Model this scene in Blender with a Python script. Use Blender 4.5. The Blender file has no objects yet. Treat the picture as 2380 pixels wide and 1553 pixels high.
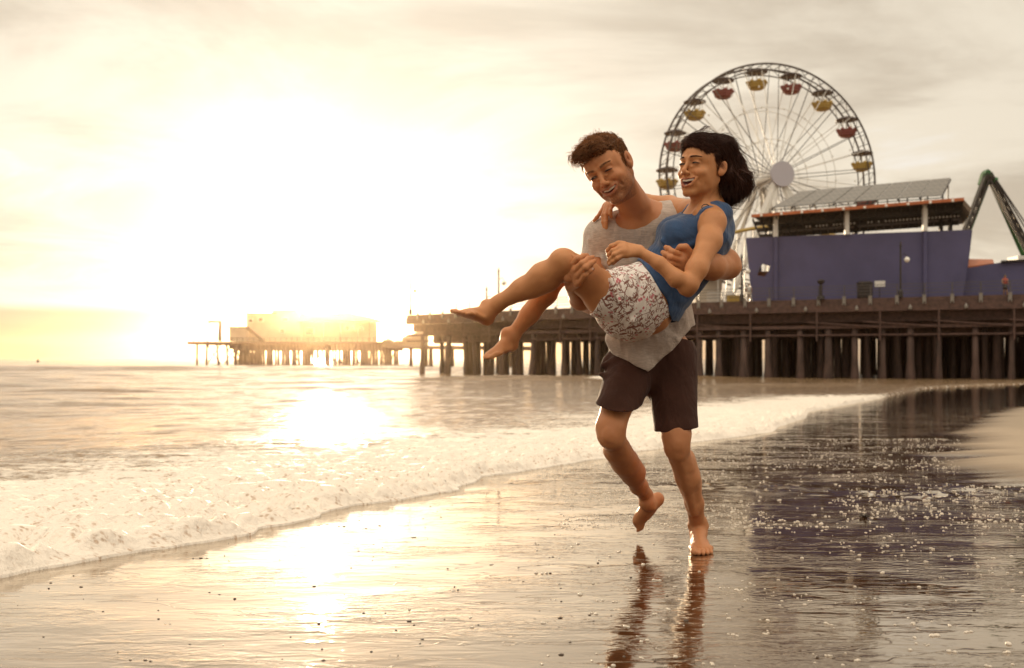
import bpy, bmesh, math, random
import numpy as np
from mathutils import Vector, Matrix, noise as mnoise

random.seed(7)
rng = np.random.default_rng(7)
sc = bpy.context.scene
C = sc.collection

# ---------------------------------------------------------------- camera
HAZE = 0.00015     # density of the evening haze
H = 0.75           # camera height above the wet sand
F = 2314.0         # focal length in units of 1/2380 of the frame width
CX, HY = 1190.0, 832.0
cam_d = bpy.data.cameras.new("camera")
cam = bpy.data.objects.new("camera", cam_d)
C.objects.link(cam)
sc.camera = cam
cam.location = (0, 0, H)
cam.rotation_euler = (math.radians(90), 0, 0)
cam_d.sensor_width = 36
cam_d.lens = 36 * F / 2380
cam_d.shift_y = (HY - 776.5) / 2380
cam_d.clip_start = 0.1
cam_d.clip_end = 9000
cam_d.dof.use_dof = True
cam_d.dof.focus_distance = 3.6
cam_d.dof.aperture_fstop = 4.2

# ---------------------------------------------------------------- sky, sun, exposure
SUN_AZ = math.atan((752 - CX) / F)          # measured from +Y towards +X
SUN_EL = math.atan((HY - 700) / F * math.cos(SUN_AZ))
SD = Vector((math.sin(SUN_AZ) * math.cos(SUN_EL), math.cos(SUN_AZ) * math.cos(SUN_EL), math.sin(SUN_EL)))

def N(nt, kind, **kw):
    n = nt.nodes.new(kind)
    for k, v in kw.items():
        if k.startswith('i_'):
            key = k[2:]
            key = int(key) if key.isdigit() else key.replace('_', ' ')
            n.inputs[key].default_value = v
        else:
            setattr(n, k, v)
    return n

def L(nt, a, b):
    nt.links.new(a, b)

def math_(nt, op, a, b=None, c=None, clamp=False):
    n = nt.nodes.new('ShaderNodeMath'); n.operation = op; n.use_clamp = clamp
    for i, v in enumerate((a, b, c)):
        if v is None: continue
        if isinstance(v, (int, float)): n.inputs[i].default_value = v
        else: nt.links.new(v, n.inputs[i])
    return n.outputs[0]

def mixc(nt, fac, a, b, mode='MIX'):
    n = nt.nodes.new('ShaderNodeMix'); n.data_type = 'RGBA'; n.blend_type = mode
    if isinstance(fac, (int, float)): n.inputs[0].default_value = fac
    else: nt.links.new(fac, n.inputs[0])
    for i, v in ((6, a), (7, b)):
        if isinstance(v, tuple): n.inputs[i].default_value = (v[0], v[1], v[2], 1)
        else: nt.links.new(v, n.inputs[i])
    return n.outputs[2]

def ramp(nt, fac, stops, interp='LINEAR'):
    n = nt.nodes.new('ShaderNodeValToRGB'); n.color_ramp.interpolation = interp
    e = n.color_ramp.elements
    while len(e) < len(stops): e.new(0.5)
    for el, (p, c) in zip(e, stops):
        el.position = p
        el.color = (c, c, c, 1) if isinstance(c, (int, float)) else (c[0], c[1], c[2], 1)
    nt.links.new(fac, n.inputs[0])
    return n.outputs[0]

def maprange(nt, v, a, b, c=0.0, d=1.0, kind='SMOOTHSTEP'):
    n = nt.nodes.new('ShaderNodeMapRange'); n.interpolation_type = kind
    nt.links.new(v, n.inputs[0])
    for i, q in zip((1, 2, 3, 4), (a, b, c, d)): n.inputs[i].default_value = q
    return n.outputs[0]

w = bpy.data.worlds.new("World"); sc.world = w; w.use_nodes = True
nt = w.node_tree; nt.nodes.clear()
out = N(nt, 'ShaderNodeOutputWorld')
sky = N(nt, 'ShaderNodeTexSky', sky_type='NISHITA', sun_disc=False)
sky.sun_elevation = SUN_EL
sky.sun_rotation = SUN_AZ
sky.dust_density = 0.5
sky.air_density = 0.7
bg1 = N(nt, 'ShaderNodeBackground', i_Strength=0.05)
L(nt, sky.outputs[0], bg1.inputs[0])
tc = N(nt, 'ShaderNodeTexCoord')
dotn = N(nt, 'ShaderNodeVectorMath', operation='DOT_PRODUCT')
L(nt, tc.outputs['Generated'], dotn.inputs[0]); dotn.inputs[1].default_value = SD
ang = math_(nt, 'ARCCOSINE', math_(nt, 'MINIMUM', dotn.outputs['Value'], 0.99999))   # radians from the sun
g1 = math_(nt, 'EXPONENT', math_(nt, 'MULTIPLY', math_(nt, 'POWER', math_(nt, 'DIVIDE', ang, 0.28), 2.0), -1.0))
g2 = math_(nt, 'EXPONENT', math_(nt, 'MULTIPLY', math_(nt, 'DIVIDE', ang, 0.045), -1.0))
g3 = math_(nt, 'EXPONENT', math_(nt, 'MULTIPLY', math_(nt, 'POWER', math_(nt, 'DIVIDE', ang, 0.75), 2.0), -1.0))
# clouds: high thin cirrus, warped and stretched towards the horizon
sep = N(nt, 'ShaderNodeSeparateXYZ'); L(nt, tc.outputs['Generated'], sep.inputs[0])
zz = math_(nt, 'ADD', math_(nt, 'MAXIMUM', sep.outputs[2], 0.0), 0.12)
cu = math_(nt, 'DIVIDE', sep.outputs[0], zz); cv = math_(nt, 'DIVIDE', sep.outputs[1], zz)
cmb = N(nt, 'ShaderNodeCombineXYZ'); L(nt, cu, cmb.inputs[0]); L(nt, cv, cmb.inputs[1])
cn = N(nt, 'ShaderNodeTexNoise', i_Scale=1.1, i_Detail=8.0, i_Roughness=0.58, i_Distortion=0.6)
L(nt, cmb.outputs[0], cn.inputs['Vector'])
cn2 = N(nt, 'ShaderNodeTexNoise', i_Scale=0.45, i_Detail=3.0)
L(nt, cmb.outputs[0], cn2.inputs['Vector'])
cm = math_(nt, 'ADD', math_(nt, 'MULTIPLY', cn.outputs[0], 0.6), math_(nt, 'MULTIPLY', cn2.outputs[0], 0.4))
cl = maprange(nt, cm, 0.42, 0.58)
cloudcol = mixc(nt, cl, (0.60, 0.505, 0.385), (0.90, 0.80, 0.64))
fleck = maprange(nt, cn.outputs[0], 0.62, 0.72)
cloudcol = mixc(nt, math_(nt, 'MULTIPLY', fleck, 0.5), cloudcol, (1.0, .97, .93))
# cloud brightened overhead and behind the viewer, added as fill light
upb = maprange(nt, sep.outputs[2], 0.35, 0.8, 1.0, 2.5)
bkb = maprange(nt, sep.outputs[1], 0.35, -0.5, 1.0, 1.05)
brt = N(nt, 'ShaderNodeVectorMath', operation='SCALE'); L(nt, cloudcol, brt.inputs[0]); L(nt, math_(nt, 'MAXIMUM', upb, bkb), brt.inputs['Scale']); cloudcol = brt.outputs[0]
# low bank of evening haze lying on the horizon
elev = math_(nt, 'ARCSINE', sep.outputs[2])
bn = N(nt, 'ShaderNodeTexNoise', i_Scale=3.0, i_Detail=4.0); L(nt, cu, bn.inputs['Vector'])
band = maprange(nt, elev, 0.040, 0.052, 1.0, 0.0)
glowsum = math_(nt, 'ADD', math_(nt, 'ADD', math_(nt, 'MULTIPLY', g1, 0.80), math_(nt, 'MULTIPLY', g2, 9.0)), math_(nt, 'MULTIPLY', g3, 0.10))
dim = math_(nt, 'SUBTRACT', 1.0, math_(nt, 'MULTIPLY', math_(nt, 'MULTIPLY', band, 0.88), maprange(nt, ang, 0.05, 0.22)))
glowsum = math_(nt, 'MULTIPLY', glowsum, dim)
glowcol = N(nt, 'ShaderNodeVectorMath', operation='SCALE'); glowcol.inputs[0].default_value = (1.0, 0.91, 0.74)
L(nt, glowsum, glowcol.inputs['Scale'])
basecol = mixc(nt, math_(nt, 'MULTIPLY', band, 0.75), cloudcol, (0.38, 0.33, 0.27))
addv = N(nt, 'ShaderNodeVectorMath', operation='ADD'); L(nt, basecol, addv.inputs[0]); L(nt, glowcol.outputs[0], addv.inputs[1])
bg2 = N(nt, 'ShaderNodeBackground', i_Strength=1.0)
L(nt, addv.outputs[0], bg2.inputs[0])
# thin cloud veils four fifths of the clear sky
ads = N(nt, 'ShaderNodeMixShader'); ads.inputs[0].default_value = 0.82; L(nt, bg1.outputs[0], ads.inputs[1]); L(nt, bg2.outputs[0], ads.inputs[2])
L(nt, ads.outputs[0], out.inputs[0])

sun_d = bpy.data.lights.new("sun", 'SUN'); sun_d.energy = 5.0; sun_d.angle = math.radians(0.6)
sun_d.color = (1.0, 0.77, 0.50)
sun = bpy.data.objects.new("sun", sun_d); C.objects.link(sun)
sun.rotation_euler = SD.to_track_quat('Z', 'Y').to_euler()
sun.location = (0, 0, 60)

sc.view_settings.view_transform = 'Standard'
sc.view_settings.look = 'None'
sc.view_settings.exposure = 0.12
sc.view_settings.gamma = 1
sc.cycles.max_bounces = 6
sc.cycles.volume_bounces = 1
sc.cycles.volume_step_rate = 1.0
sc.cycles.use_denoising = True
sc.cycles.caustics_reflective = False
sc.cycles.caustics_refractive = False
sc.cycles.sample_clamp_indirect = 6.0

# ---------------------------------------------------------------- helpers
def P(px, py, Y):
    """the world point seen at (px, py) of a 2380 x 1553 picture, Y metres away"""
    return np.array([(px - CX) / F * Y, Y, H + (HY - py) / F * Y])

def tag(o, label=None, cat=None, group=None, kind=None):
    if label: o['label'] = label
    if cat: o['category'] = cat
    if group: o['group'] = group
    if kind: o['kind'] = kind
    return o

def mesh_obj(name, verts, faces, mat, parent=None, smooth=False):
    me = bpy.data.meshes.new(name)
    if isinstance(verts, np.ndarray) and isinstance(faces, np.ndarray):
        nv, nf, k = len(verts), len(faces), faces.shape[1]
        me.vertices.add(nv); me.vertices.foreach_set('co', verts.astype(np.float32).ravel())
        me.loops.add(nf * k); me.loops.foreach_set('vertex_index', faces.astype(np.int32).ravel())
        me.polygons.add(nf); me.polygons.foreach_set('loop_start', np.arange(0, nf * k, k, dtype=np.int32))
        me.update(calc_edges=True); me.validate()
    else:
        me.from_pydata([tuple(v) for v in verts], [], [tuple(f) for f in faces]); me.update()
    if smooth: me.polygons.foreach_set('use_smooth', [True] * len(me.polygons))
    if mat: me.materials.append(mat)
    o = bpy.data.objects.new(name, me); C.objects.link(o)
    if parent:
        o.parent = parent
        if parent.type == 'EMPTY' or True:
            o.matrix_parent_inverse = Matrix.Translation(-parent.location)
    return o

def empty(name, loc, label, cat, group=None, kind=None):
    o = bpy.data.objects.new(name, None); C.objects.link(o)
    o.location = tuple(loc); o.empty_display_size = 0.2
    return tag(o, label, cat, group, kind)

class MB:
    def __init__(s): s.v = []; s.f = []
    def add(s, vs, fs):
        n = len(s.v); s.v += [tuple(map(float, v)) for v in vs]; s.f += [tuple(i + n for i in f) for f in fs]; return s
    def hexa(s, p):   # 8 corners: bottom 0-3, top 4-7
        return s.add(p, [(0, 3, 2, 1), (4, 5, 6, 7), (0, 1, 5, 4), (1, 2, 6, 5), (2, 3, 7, 6), (3, 0, 4, 7)])
    def beam(s, a, b, w, h=None, up=(0, 0, 1)):
        h = h or w
        a = np.array(a, float); b = np.array(b, float); d = b - a; d /= np.linalg.norm(d)
        u = np.array(up, float)
        if abs(np.dot(u, d)) > 0.98: u = np.array([0, 1.0, 0]) if abs(d[1]) < .9 else np.array([1.0, 0, 0])
        x = np.cross(d, u); x /= np.linalg.norm(x); z = np.cross(x, d)
        x = x * w / 2; z = z * h / 2
        return s.hexa([a - x - z, a + x - z, b + x - z, b - x - z, a - x + z, a + x + z, b + x + z, b - x + z])
    def box(s, c, sx, sy, sz, ax=(1, 0), base=True):
        ax = np.array([ax[0], ax[1], 0.0]); ax /= np.linalg.norm(ax); ay = np.array([-ax[1], ax[0], 0]); c = np.array(c, float)
        X, Y_, Z = ax * sx / 2, ay * sy / 2, np.array([0, 0, sz])
        if not base: c = c - Z / 2
        return s.hexa([c - X - Y_, c + X - Y_, c + X + Y_, c - X + Y_, c - X - Y_ + Z, c + X - Y_ + Z, c + X + Y_ + Z, c - X + Y_ + Z])
    def tube(s, pts, r, n=8, cap=True):
        pts = [np.array(p, float) for p in pts]
        rs = r if hasattr(r, '__len__') else [r] * len(pts)
        d0 = pts[-1] - pts[0]; ref = np.array([0, 0, 1.0])
        if abs(d0[2]) > 0.9 * np.linalg.norm(d0): ref = np.array([0, 1.0, 0])
        rings = []
        base = len(s.v)
        for i, p in enumerate(pts):
            d = pts[min(i + 1, len(pts) - 1)] - pts[max(i - 1, 0)]; d /= (np.linalg.norm(d) + 1e-12)
            x = np.cross(d, ref); x /= (np.linalg.norm(x) + 1e-12); z = np.cross(x, d)
            for k in range(n):
                t = 2 * math.pi * k / n
                s.v.append(tuple(p + rs[i] * (math.cos(t) * x + math.sin(t) * z)))
        for i in range(len(pts) - 1):
            for k in range(n):
                a = base + i * n + k; b = base + i * n + (k + 1) % n
                s.f.append((a, b, b + n, a + n))
        if cap:
            s.f.append(tuple(base + k for k in range(n))[::-1]); e = base + (len(pts) - 1) * n
            s.f.append(tuple(e + k for k in range(n)))
        return s
    def ball(s, c, r, n=10, m=7, sc_=(1, 1, 1)):
        vs = []; fs = []
        for j in range(m + 1):
            ph = math.pi * j / m
            for i in range(n):
                th = 2 * math.pi * i / n
                vs.append((c[0] + r * sc_[0] * math.sin(ph) * math.cos(th), c[1] + r * sc_[1] * math.sin(ph) * math.sin(th), c[2] + r * sc_[2] * math.cos(ph)))
        for j in range(m):
            for i in range(n):
                fs.append((j * n + i, (j + 1) * n + i, (j + 1) * n + (i + 1) % n, j * n + (i + 1) % n))
        return s.add(vs, fs)
    def lathe(s, c, prof, n=12):
        vs = []; fs = []
        for r, z in prof:
            for i in range(n):
                t = 2 * math.pi * i / n
                vs.append((c[0] + r * math.cos(t), c[1] + r * math.sin(t), c[2] + z))
        for j in range(len(prof) - 1):
            for i in range(n):
                fs.append((j * n + i, j * n + (i + 1) % n, (j + 1) * n + (i + 1) % n, (j + 1) * n + i))
        fs.append(tuple(range(n))[::-1]); fs.append(tuple(range((len(prof) - 1) * n, len(prof) * n)))
        return s.add(vs, fs)
    def quad(s, a, b, c, d): return s.add([a, b, c, d], [(0, 1, 2, 3)])
    def slab(s, poly, off):   # polygon (list of 3D points) given thickness vector off
        n = len(poly); poly = [np.array(p, float) for p in poly]; off = np.array(off, float)
        return s.add(poly + [p + off for p in poly], [tuple(range(n)), tuple(range(2 * n - 1, n - 1, -1))] + [(i, i + n, (i + 1) % n + n, (i + 1) % n) for i in range(n)])
    def build(s, name, mat, parent=None, smooth=False):
        o = mesh_obj(name, s.v, s.f, mat, parent, smooth)
        bm = bmesh.new(); bm.from_mesh(o.data); bmesh.ops.recalc_face_normals(bm, faces=bm.faces); bm.to_mesh(o.data); bm.free()
        return o

def vnoise(p, seed=0):
    """smooth value noise, p (...,3) -> [-1,1]"""
    p = np.asarray(p, dtype=np.float64)
    i = np.floor(p).astype(np.int64); f = p - i; f = f * f * f * (f * (f * 6 - 15) + 10)
    def hsh(x, y, z):
        n = (x * 374761393 + y * 668265263 + z * 2147483647 + seed * 144665) & 0xffffffff
        n = ((n ^ (n >> 13)) * 1274126177) & 0xffffffff
        n = ((n ^ (n >> 16)) * 2246822519) & 0xffffffff
        return ((n >> 8) & 0xffff) / 32767.5 - 1
    r = 0
    for dx in (0, 1):
        wx = f[..., 0] if dx else 1 - f[..., 0]
        for dy in (0, 1):
            wy = f[..., 1] if dy else 1 - f[..., 1]
            for dz in (0, 1):
                wz = f[..., 2] if dz else 1 - f[..., 2]
                r = r + wx * wy * wz * hsh(i[..., 0] + dx, i[..., 1] + dy, i[..., 2] + dz)
    return r

def fbm(p, oct=4, seed=0, gain=0.5):
    a, t, r = 1.0, 0.0, 0
    p = np.asarray(p, dtype=np.float64)
    for o in range(oct):
        r = r + a * vnoise(p * 2.03 ** o + 17.3 * o, seed + o); t += a; a *= gain
    return r / t

def smooth01(x): x = np.clip(x, 0, 1); return x * x * (3 - 2 * x)

# ---------------------------------------------------------------- materials
def principled(name, col, rough=0.6, metal=0.0, spec=0.5, var=0.15, scale=8.0, bump=0.0, bscale=40.0, stretch=None, ior=None):
    m = bpy.data.materials.new(name); m.use_nodes = True; t = m.node_tree
    b = t.nodes['Principled BSDF']
    b.inputs['Roughness'].default_value = rough; b.inputs['Metallic'].default_value = metal
    b.inputs['Specular IOR Level'].default_value = spec
    if ior: b.inputs['IOR'].default_value = ior
    co = N(t, 'ShaderNodeTexCoord').outputs['Object']
    if stretch:
        mp = N(t, 'ShaderNodeMapping'); mp.inputs['Scale'].default_value = stretch; L(t, co, mp.inputs[0]); co = mp.outputs[0]
    n = N(t, 'ShaderNodeTexNoise', i_Scale=scale, i_Detail=5.0, i_Roughness=0.6); L(t, co, n.inputs['Vector'])
    f = maprange(t, n.outputs[0], 0.3, 0.7)
    lo = tuple(c * (1 - var) for c in col); hi = tuple(min(1, c * (1 + var)) for c in col)
    L(t, mixc(t, f, lo, hi), b.inputs['Base Color'])
    if bump:
        n2 = N(t, 'ShaderNodeTexNoise', i_Scale=bscale, i_Detail=4.0); L(t, co, n2.inputs['Vector'])
        bp = N(t, 'ShaderNodeBump', i_Strength=bump, i_Distance=0.01); L(t, n2.outputs[0], bp.inputs['Height']); L(t, bp.outputs[0], b.inputs['Normal'])
    return m
# ---------------------------------------------------------------- beach and sea
SEA = -1.15
UU = np.array([0.5, 0.8660254]); NN = np.array([-0.8660254, 0.5])     # along the shoreline / out to sea

def zland(y):
    y = np.asarray(y, float)
    return np.where(y > 3.8, SEA * (1 - np.exp(-(np.maximum(y, 3.8) - 3.8) / 34)), (3.8 - np.maximum(y, -6)) * 0.0338)

def ground_at(px, py):
    Y = 5.0
    for _ in range(60): Y = 0.5 * Y + 0.5 * (H - float(zland(Y))) * F / (py - HY)
    return np.array([(px - CX) / F * Y, Y])

shore_px = [(0, 1342), (60, 1326), (150, 1310), (260, 1290), (350, 1271), (460, 1256), (560, 1242), (592, 1236), (604, 1224), (680, 1212), (735, 1199), (742, 1189), (830, 1172), (910, 1160),
            (985, 1148), (1050, 1141), (1074, 1136), (1070, 1124), (1105, 1117), (1135, 1104), (1210, 1092), (1300, 1079), (1400, 1064), (1480, 1047), (1540, 1041), (1600, 1028), (1700, 1017), (1790, 1004),
            (1815, 990), (1870, 972), (1880, 956), (1950, 944), (2060, 922), (2150, 903), (2240, 898), (2380, 893)]
sp = np.array([ground_at(*q) for q in shore_px])
ss = sp @ UU; sn = sp @ NN
o_ = np.argsort(ss); ss = ss[o_]; sn = sn[o_]
ss = np.concatenate([[-60, ss[0] - 6, ss[0] - 2], ss, [ss[-1] + 60, ss[-1] + 400]])
sn = np.concatenate([[sn[0] + 3, sn[0] + 0.3, sn[0] - 0.05], sn, [sn[-1] - 6, sn[-1] - 30]])
def shore_n(s):
    s = np.asarray(s, float)
    near = np.exp(-np.maximum(s - 8, 0) / 8)
    z = np.zeros_like(s)
    return np.interp(s, ss, sn) + 0.03 * vnoise(np.stack([s * 2.1, z, z], -1), 5) * (0.4 + near) + 0.012 * vnoise(np.stack([s * 9, z, z + 3], -1), 6)

def water_base(s, d):
    se = np.stack([s, np.zeros_like(s)], -1)
    n0 = shore_n(s)
    yedge = s * UU[1] + n0 * NN[1]
    ze = zland(yedge)
    return ze + (SEA - ze) * smooth01(d / 26.0)

def dry_mask(x, y):
    """1 on the dry rise of sand at the right"""
    pp = np.array([ground_at(*q) for q in ((3300, 1170), (2640, 1140), (2390, 1122), (2310, 1106), (2262, 1072), (2250, 1042), (2255, 1010), (2290, 976), (2380, 949), (2560, 932), (3300, 918))])
    yy, xx = pp[:, 1], pp[:, 0]
    e = np.interp(y, yy, xx)
    wob = 0.25 * vnoise(np.stack([x * 0.5, y * 2.2, np.zeros_like(x)], -1), 9) + 0.12 * vnoise(np.stack([x * 0.8, y * 9, np.zeros_like(x)], -1), 12)
    return smooth01((x - e + wob) / 1.0 + 0.5)

def nonuni(lo, hi, c, fine, growth):
    a = [c]; st = fine
    while a[-1] < hi: a.append(a[-1] + st); st *= growth
    b = [c]; st = fine
    while b[-1] > lo: b.append(b[-1] - st); st *= growth
    return np.array(sorted(set(b[1:] + a)))

def grid_faces(nx, ny):
    i, j = np.meshgrid(np.arange(nx - 1), np.arange(ny - 1), indexing='ij')
    a = (i * ny + j).ravel()
    return np.stack([a, a + ny, a + ny + 1, a + 1], 1)

xs = nonuni(-300, 500, 0.8, 0.03, 1.018); ys = nonuni(-60, 420, 3.4, 0.03, 1.014)
GX, GY = np.meshgrid(xs, ys, indexing='ij')
S_, D_ = GX * UU[0] + GY * UU[1], GX * NN[0] + GY * NN[1]
D_ = D_ - shore_n(S_)
Zs = zland(GY) + 0.0
under = D_ > 0
wb = water_base(S_, np.maximum(D_, 0))
Zs = np.where(under, wb - 0.012 - 0.06 * np.minimum(D_, 40), Zs - 0.012 * smooth01(1 + D_ / 0.25))
DRY = dry_mask(GX, GY) * (D_ < -0.5)
q3 = np.stack([GX, GY, np.zeros_like(GX)], -1)
fade = np.exp(-np.hypot(GX, GY) / 25)
Zs += DRY * (0.035 + 0.012 * vnoise(q3 * 0.7, 3)) + 0.0025 * fade * fbm(q3 * [2.0, 3.5, 1], 3, 21) * (~under)
# churned sand, footprints beside and behind the couple
for cx_, cy_, r_, a_ in ((1.58, 4.78, .11, .010), (1.70, 4.80, .05, .012), (2.35, 5.95, .30, .014), (1.75, 6.3, .35, .012), (2.9, 6.25, .45, .012), (2.2, 5.35, .10, .012), (1.3, 6.6, .3, .008), (0.733, 3.77, .085, -.006)):
    rr = np.hypot(GX - cx_, (GY - cy_)) / r_
    Zs += a_ * np.exp(-rr ** 2) * (0.3 + 1.1 * vnoise(q3 * 22, 31))
sandv = np.stack([GX, GY, Zs], -1).reshape(-1, 3)

m = bpy.data.materials.new("wet_sand"); m.use_nodes = True; t = m.node_tree; b = t.nodes['Principled BSDF']
geo = N(t, 'ShaderNodeNewGeometry').outputs['Position']
at = N(t, 'ShaderNodeAttribute', attribute_name='dry').outputs['Fac']
def mp(t, co, s, r=(0, 0, 0)):
    n = N(t, 'ShaderNodeMapping'); n.inputs['Scale'].default_value = s; n.inputs['Rotation'].default_value = r; L(t, co, n.inputs[0]); return n.outputs[0]
grain = N(t, 'ShaderNodeTexNoise', i_Scale=260.0, i_Detail=3.0); L(t, geo, grain.inputs['Vector'])
blot = N(t, 'ShaderNodeTexNoise', i_Scale=1.6, i_Detail=5.0); L(t, mp(t, geo, (1, 2.2, 1)), blot.inputs['Vector'])
wetc = mixc(t, blot.outputs[0], (0.034, 0.018, 0.012), (0.060, 0.032, 0.020))
wetc = mixc(t, math_(t, 'MULTIPLY', grain.outputs[0], 0.5), wetc, (0.075, 0.045, 0.028))
dryc = mixc(t, grain.outputs[0], (0.26, 0.205, 0.15), (0.40, 0.325, 0.25))
L(t, mixc(t, at, wetc, dryc), b.inputs['Base Color'])
b.inputs['IOR'].default_value = 1.5
coatw = maprange(t, at, 0, 1, 0.85, 0.0); L(t, coatw, b.inputs['Coat Weight']); b.inputs['Coat IOR'].default_value = 1.7; b.inputs['Coat Tint'].default_value = (1.0, .86, .64, 1); b.inputs['Specular Tint'].default_value = (1.0, .84, .62, 1); b.inputs['Coat Roughness'].default_value = .03
# roughness: a film of water with drained patches
film = N(t, 'ShaderNodeTexNoise', i_Scale=2.3, i_Detail=6.0, i_Roughness=0.62); L(t, mp(t, geo, (0.6, 2.4, 1), (0, 0, -0.15)), film.inputs['Vector'])
rw = maprange(t, film.outputs[0], 0.42, 0.70, 0.02, 0.07)
L(t, math_(t, 'ADD', math_(t, 'MULTIPLY', at, 0.75), rw, clamp=True), b.inputs['Roughness'])
L(t, maprange(t, at, 0, 1, 0.5, 0.25), b.inputs['Specular IOR Level'])
# ripples: short-crested, lying across the view; thin flow lines
r1 = N(t, 'ShaderNodeTexNoise', i_Scale=10.0, i_Detail=2.5, i_Roughness=0.5, i_Distortion=0.7); L(t, mp(t, geo, (.8, 2.2, 1), (0, 0, -0.20)), r1.inputs['Vector'])
r2 = N(t, 'ShaderNodeTexNoise', i_Scale=38.0, i_Detail=3.0, i_Distortion=0.8); L(t, mp(t, geo, (1, 1.3, 1), (0, 0, -0.2)), r2.inputs['Vector'])
r3 = N(t, 'ShaderNodeTexNoise', i_Scale=1.5, i_Detail=2.0); L(t, mp(t, geo, (1, 1.6, 1)), r3.inputs['Vector'])
patch = maprange(t, r3.outputs[0], 0.42, 0.62)
flow = N(t, 'ShaderNodeTexNoise', i_Scale=2.6, i_Detail=3.0, i_Distortion=1.4); L(t, mp(t, geo, (0.5, 2.0, 1), (0, 0, -0.35)), flow.inputs['Vector'])
line = math_(t, 'ABSOLUTE', math_(t, 'SUBTRACT', flow.outputs[0], 0.5))
line = maprange(t, line, 0.0, 0.012, 1.0, 0.0)
hgt = math_(t, 'ADD', math_(t, 'MULTIPLY', r1.outputs[0], math_(t, 'ADD', .22, math_(t, 'MULTIPLY', patch, .42))), math_(t, 'MULTIPLY', math_(t, 'MULTIPLY', r2.outputs[0], patch), 0.24))
hgt = math_(t, 'ADD', hgt, math_(t, 'MULTIPLY', line, 0.10))
hgt = math_(t, 'ADD', hgt, math_(t, 'MULTIPLY', grain.outputs[0], math_(t, 'MULTIPLY', at, 0.5)))
bp = N(t, 'ShaderNodeBump', i_Strength=1.0, i_Distance=0.0045); L(t, hgt, bp.inputs['Height']); L(t, bp.outputs[0], b.inputs['Normal']); L(t, bp.outputs[0], b.inputs['Coat Normal'])
sand = mesh_obj("beach_sand", sandv, grid_faces(len(xs), len(ys)), m, smooth=True)
tag(sand, 'dark wet beach sand with mirror-like film of water and a dry rise at its edge', 'beach', kind='structure')
a_ = sand.data.attributes.new('dry', 'FLOAT', 'POINT'); a_.data.foreach_set('value', DRY.reshape(-1).astype(np.float32))

# sea: a sheet whose near rim is the foam lip, laid out along the shoreline
sA = nonuni(-60, 1500, 5.2, 0.016, 1.012); dA = np.concatenate([[0, .004, .01, .018, .028, .04, .055], nonuni(0.07, 1500, 0.07, 0.016, 1.0155)])
dA = np.unique(np.round(dA, 4)); 
SS, DD = np.meshgrid(sA, dA, indexing='ij')
n0 = shore_n(np.minimum(SS, 900))
X = SS * UU[0] + (n0 + DD) * NN[0]; Y = SS * UU[1] + (n0 + DD) * NN[1]
ze = water_base(SS, DD)
z0 = np.zeros_like(X)
lipw = 0.10 + 0.05 * vnoise(np.stack([SS * 3, z0, z0], -1), 2)
lip = smooth01(DD / lipw) ** .75
dist = np.hypot(X, Y)
lh = (0.013 + 0.006 * vnoise(np.stack([SS * 1.7, z0, z0 + 9], -1), 8)) * (1 + np.minimum(dist, 30) / 14)
lh = lh * (0.55 + 0.45 * np.exp(-DD / 0.35))
q = np.stack([X, Y, z0], -1)
foamb = np.abs(fbm(q * [8.0, 12.0, 1], 4, 40)); foamc = fbm(q * [2.2, 4.0, 1], 3, 50)
nearf = np.exp(-DD / 2.4) * smooth01(DD / 0.10)
Z = ze - 0.004 + lip * lh + nearf * (0.15 * np.minimum(foamb, .4) + 0.065 * foamc)
mid = smooth01(DD / 1.2)
chop = fbm(q * [0.9, 3.2, 1], 4, 60); swell = fbm(q * [0.035, 0.17, 1], 3, 70)
Z += mid * 0.036 * chop * smooth01(DD / 3 + .2) * np.clip(1 - DD / 500, 0.3, 1)
far = smooth01((DD - 3) / 40)
Z += far * (0.20 * fbm(q * [0.12, 0.55, 1], 3, 80) + 0.22 * np.maximum(swell, 0) ** 1.2 * 1.5 - 0.04) * np.clip(1 - DD / 1500, 0, 1)
# two rollers standing up further out and a small breaker in front of the piles
rowl = lambda yc, wd, amp, xa, xb: amp * np.exp(-((Y - yc - 0.06 * X - 1.5 * vnoise(np.stack([X * 0.05, z0, z0 + yc], -1), 4)) / wd) ** 2) * smooth01((X - xa) / 8) * smooth01((xb - X) / 8)
Z += rowl(150, 4.0, 0.62, -95, 5) + rowl(190, 5, 0.40, -90, -20) + rowl(88, 2.2, 0.30, -14, 22) + rowl(60, 1.6, 0.20, 6, 26)
Z[:, 0] -= .03      # the rim dips under the sand
seav = np.stack([X, Y, Z], -1).reshape(-1, 3)
foam = np.exp(-DD / 2.6) * 1.1 + 0.36 * np.exp(-DD / 22) + 0.8 * np.exp(-((Y - 86) / 1.5) ** 2) * smooth01((X - 5) / 3) * smooth01((12 - X) / 3)
foam = np.clip(foam * (1 - .72 * smooth01((Y - 24) / 16) * smooth01((X - 8) / 8)), 0, 1)
m = bpy.data.materials.new("sea_water"); m.use_nodes = True; t = m.node_tree; b = t.nodes['Principled BSDF']
geo = N(t, 'ShaderNodeNewGeometry').outputs['Position']
at = N(t, 'ShaderNodeAttribute', attribute_name='foam').outputs['Fac']
fn = N(t, 'ShaderNodeTexNoise', i_Scale=1.3, i_Detail=8.0, i_Roughness=0.66, i_Distortion=0.7); L(t, mp(t, geo, (0.7, 2.4, 1), (0, 0, 0.12)), fn.inputs['Vector'])
fn2 = N(t, 'ShaderNodeTexNoise', i_Scale=11.0, i_Detail=5.0, i_Roughness=0.6); L(t, mp(t, geo, (1, 1.8, 1)), fn2.inputs['Vector'])
fsum = math_(t, 'ADD', math_(t, 'MULTIPLY', fn.outputs[0], 0.65), math_(t, 'MULTIPLY', fn2.outputs[0], 0.35))
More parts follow.
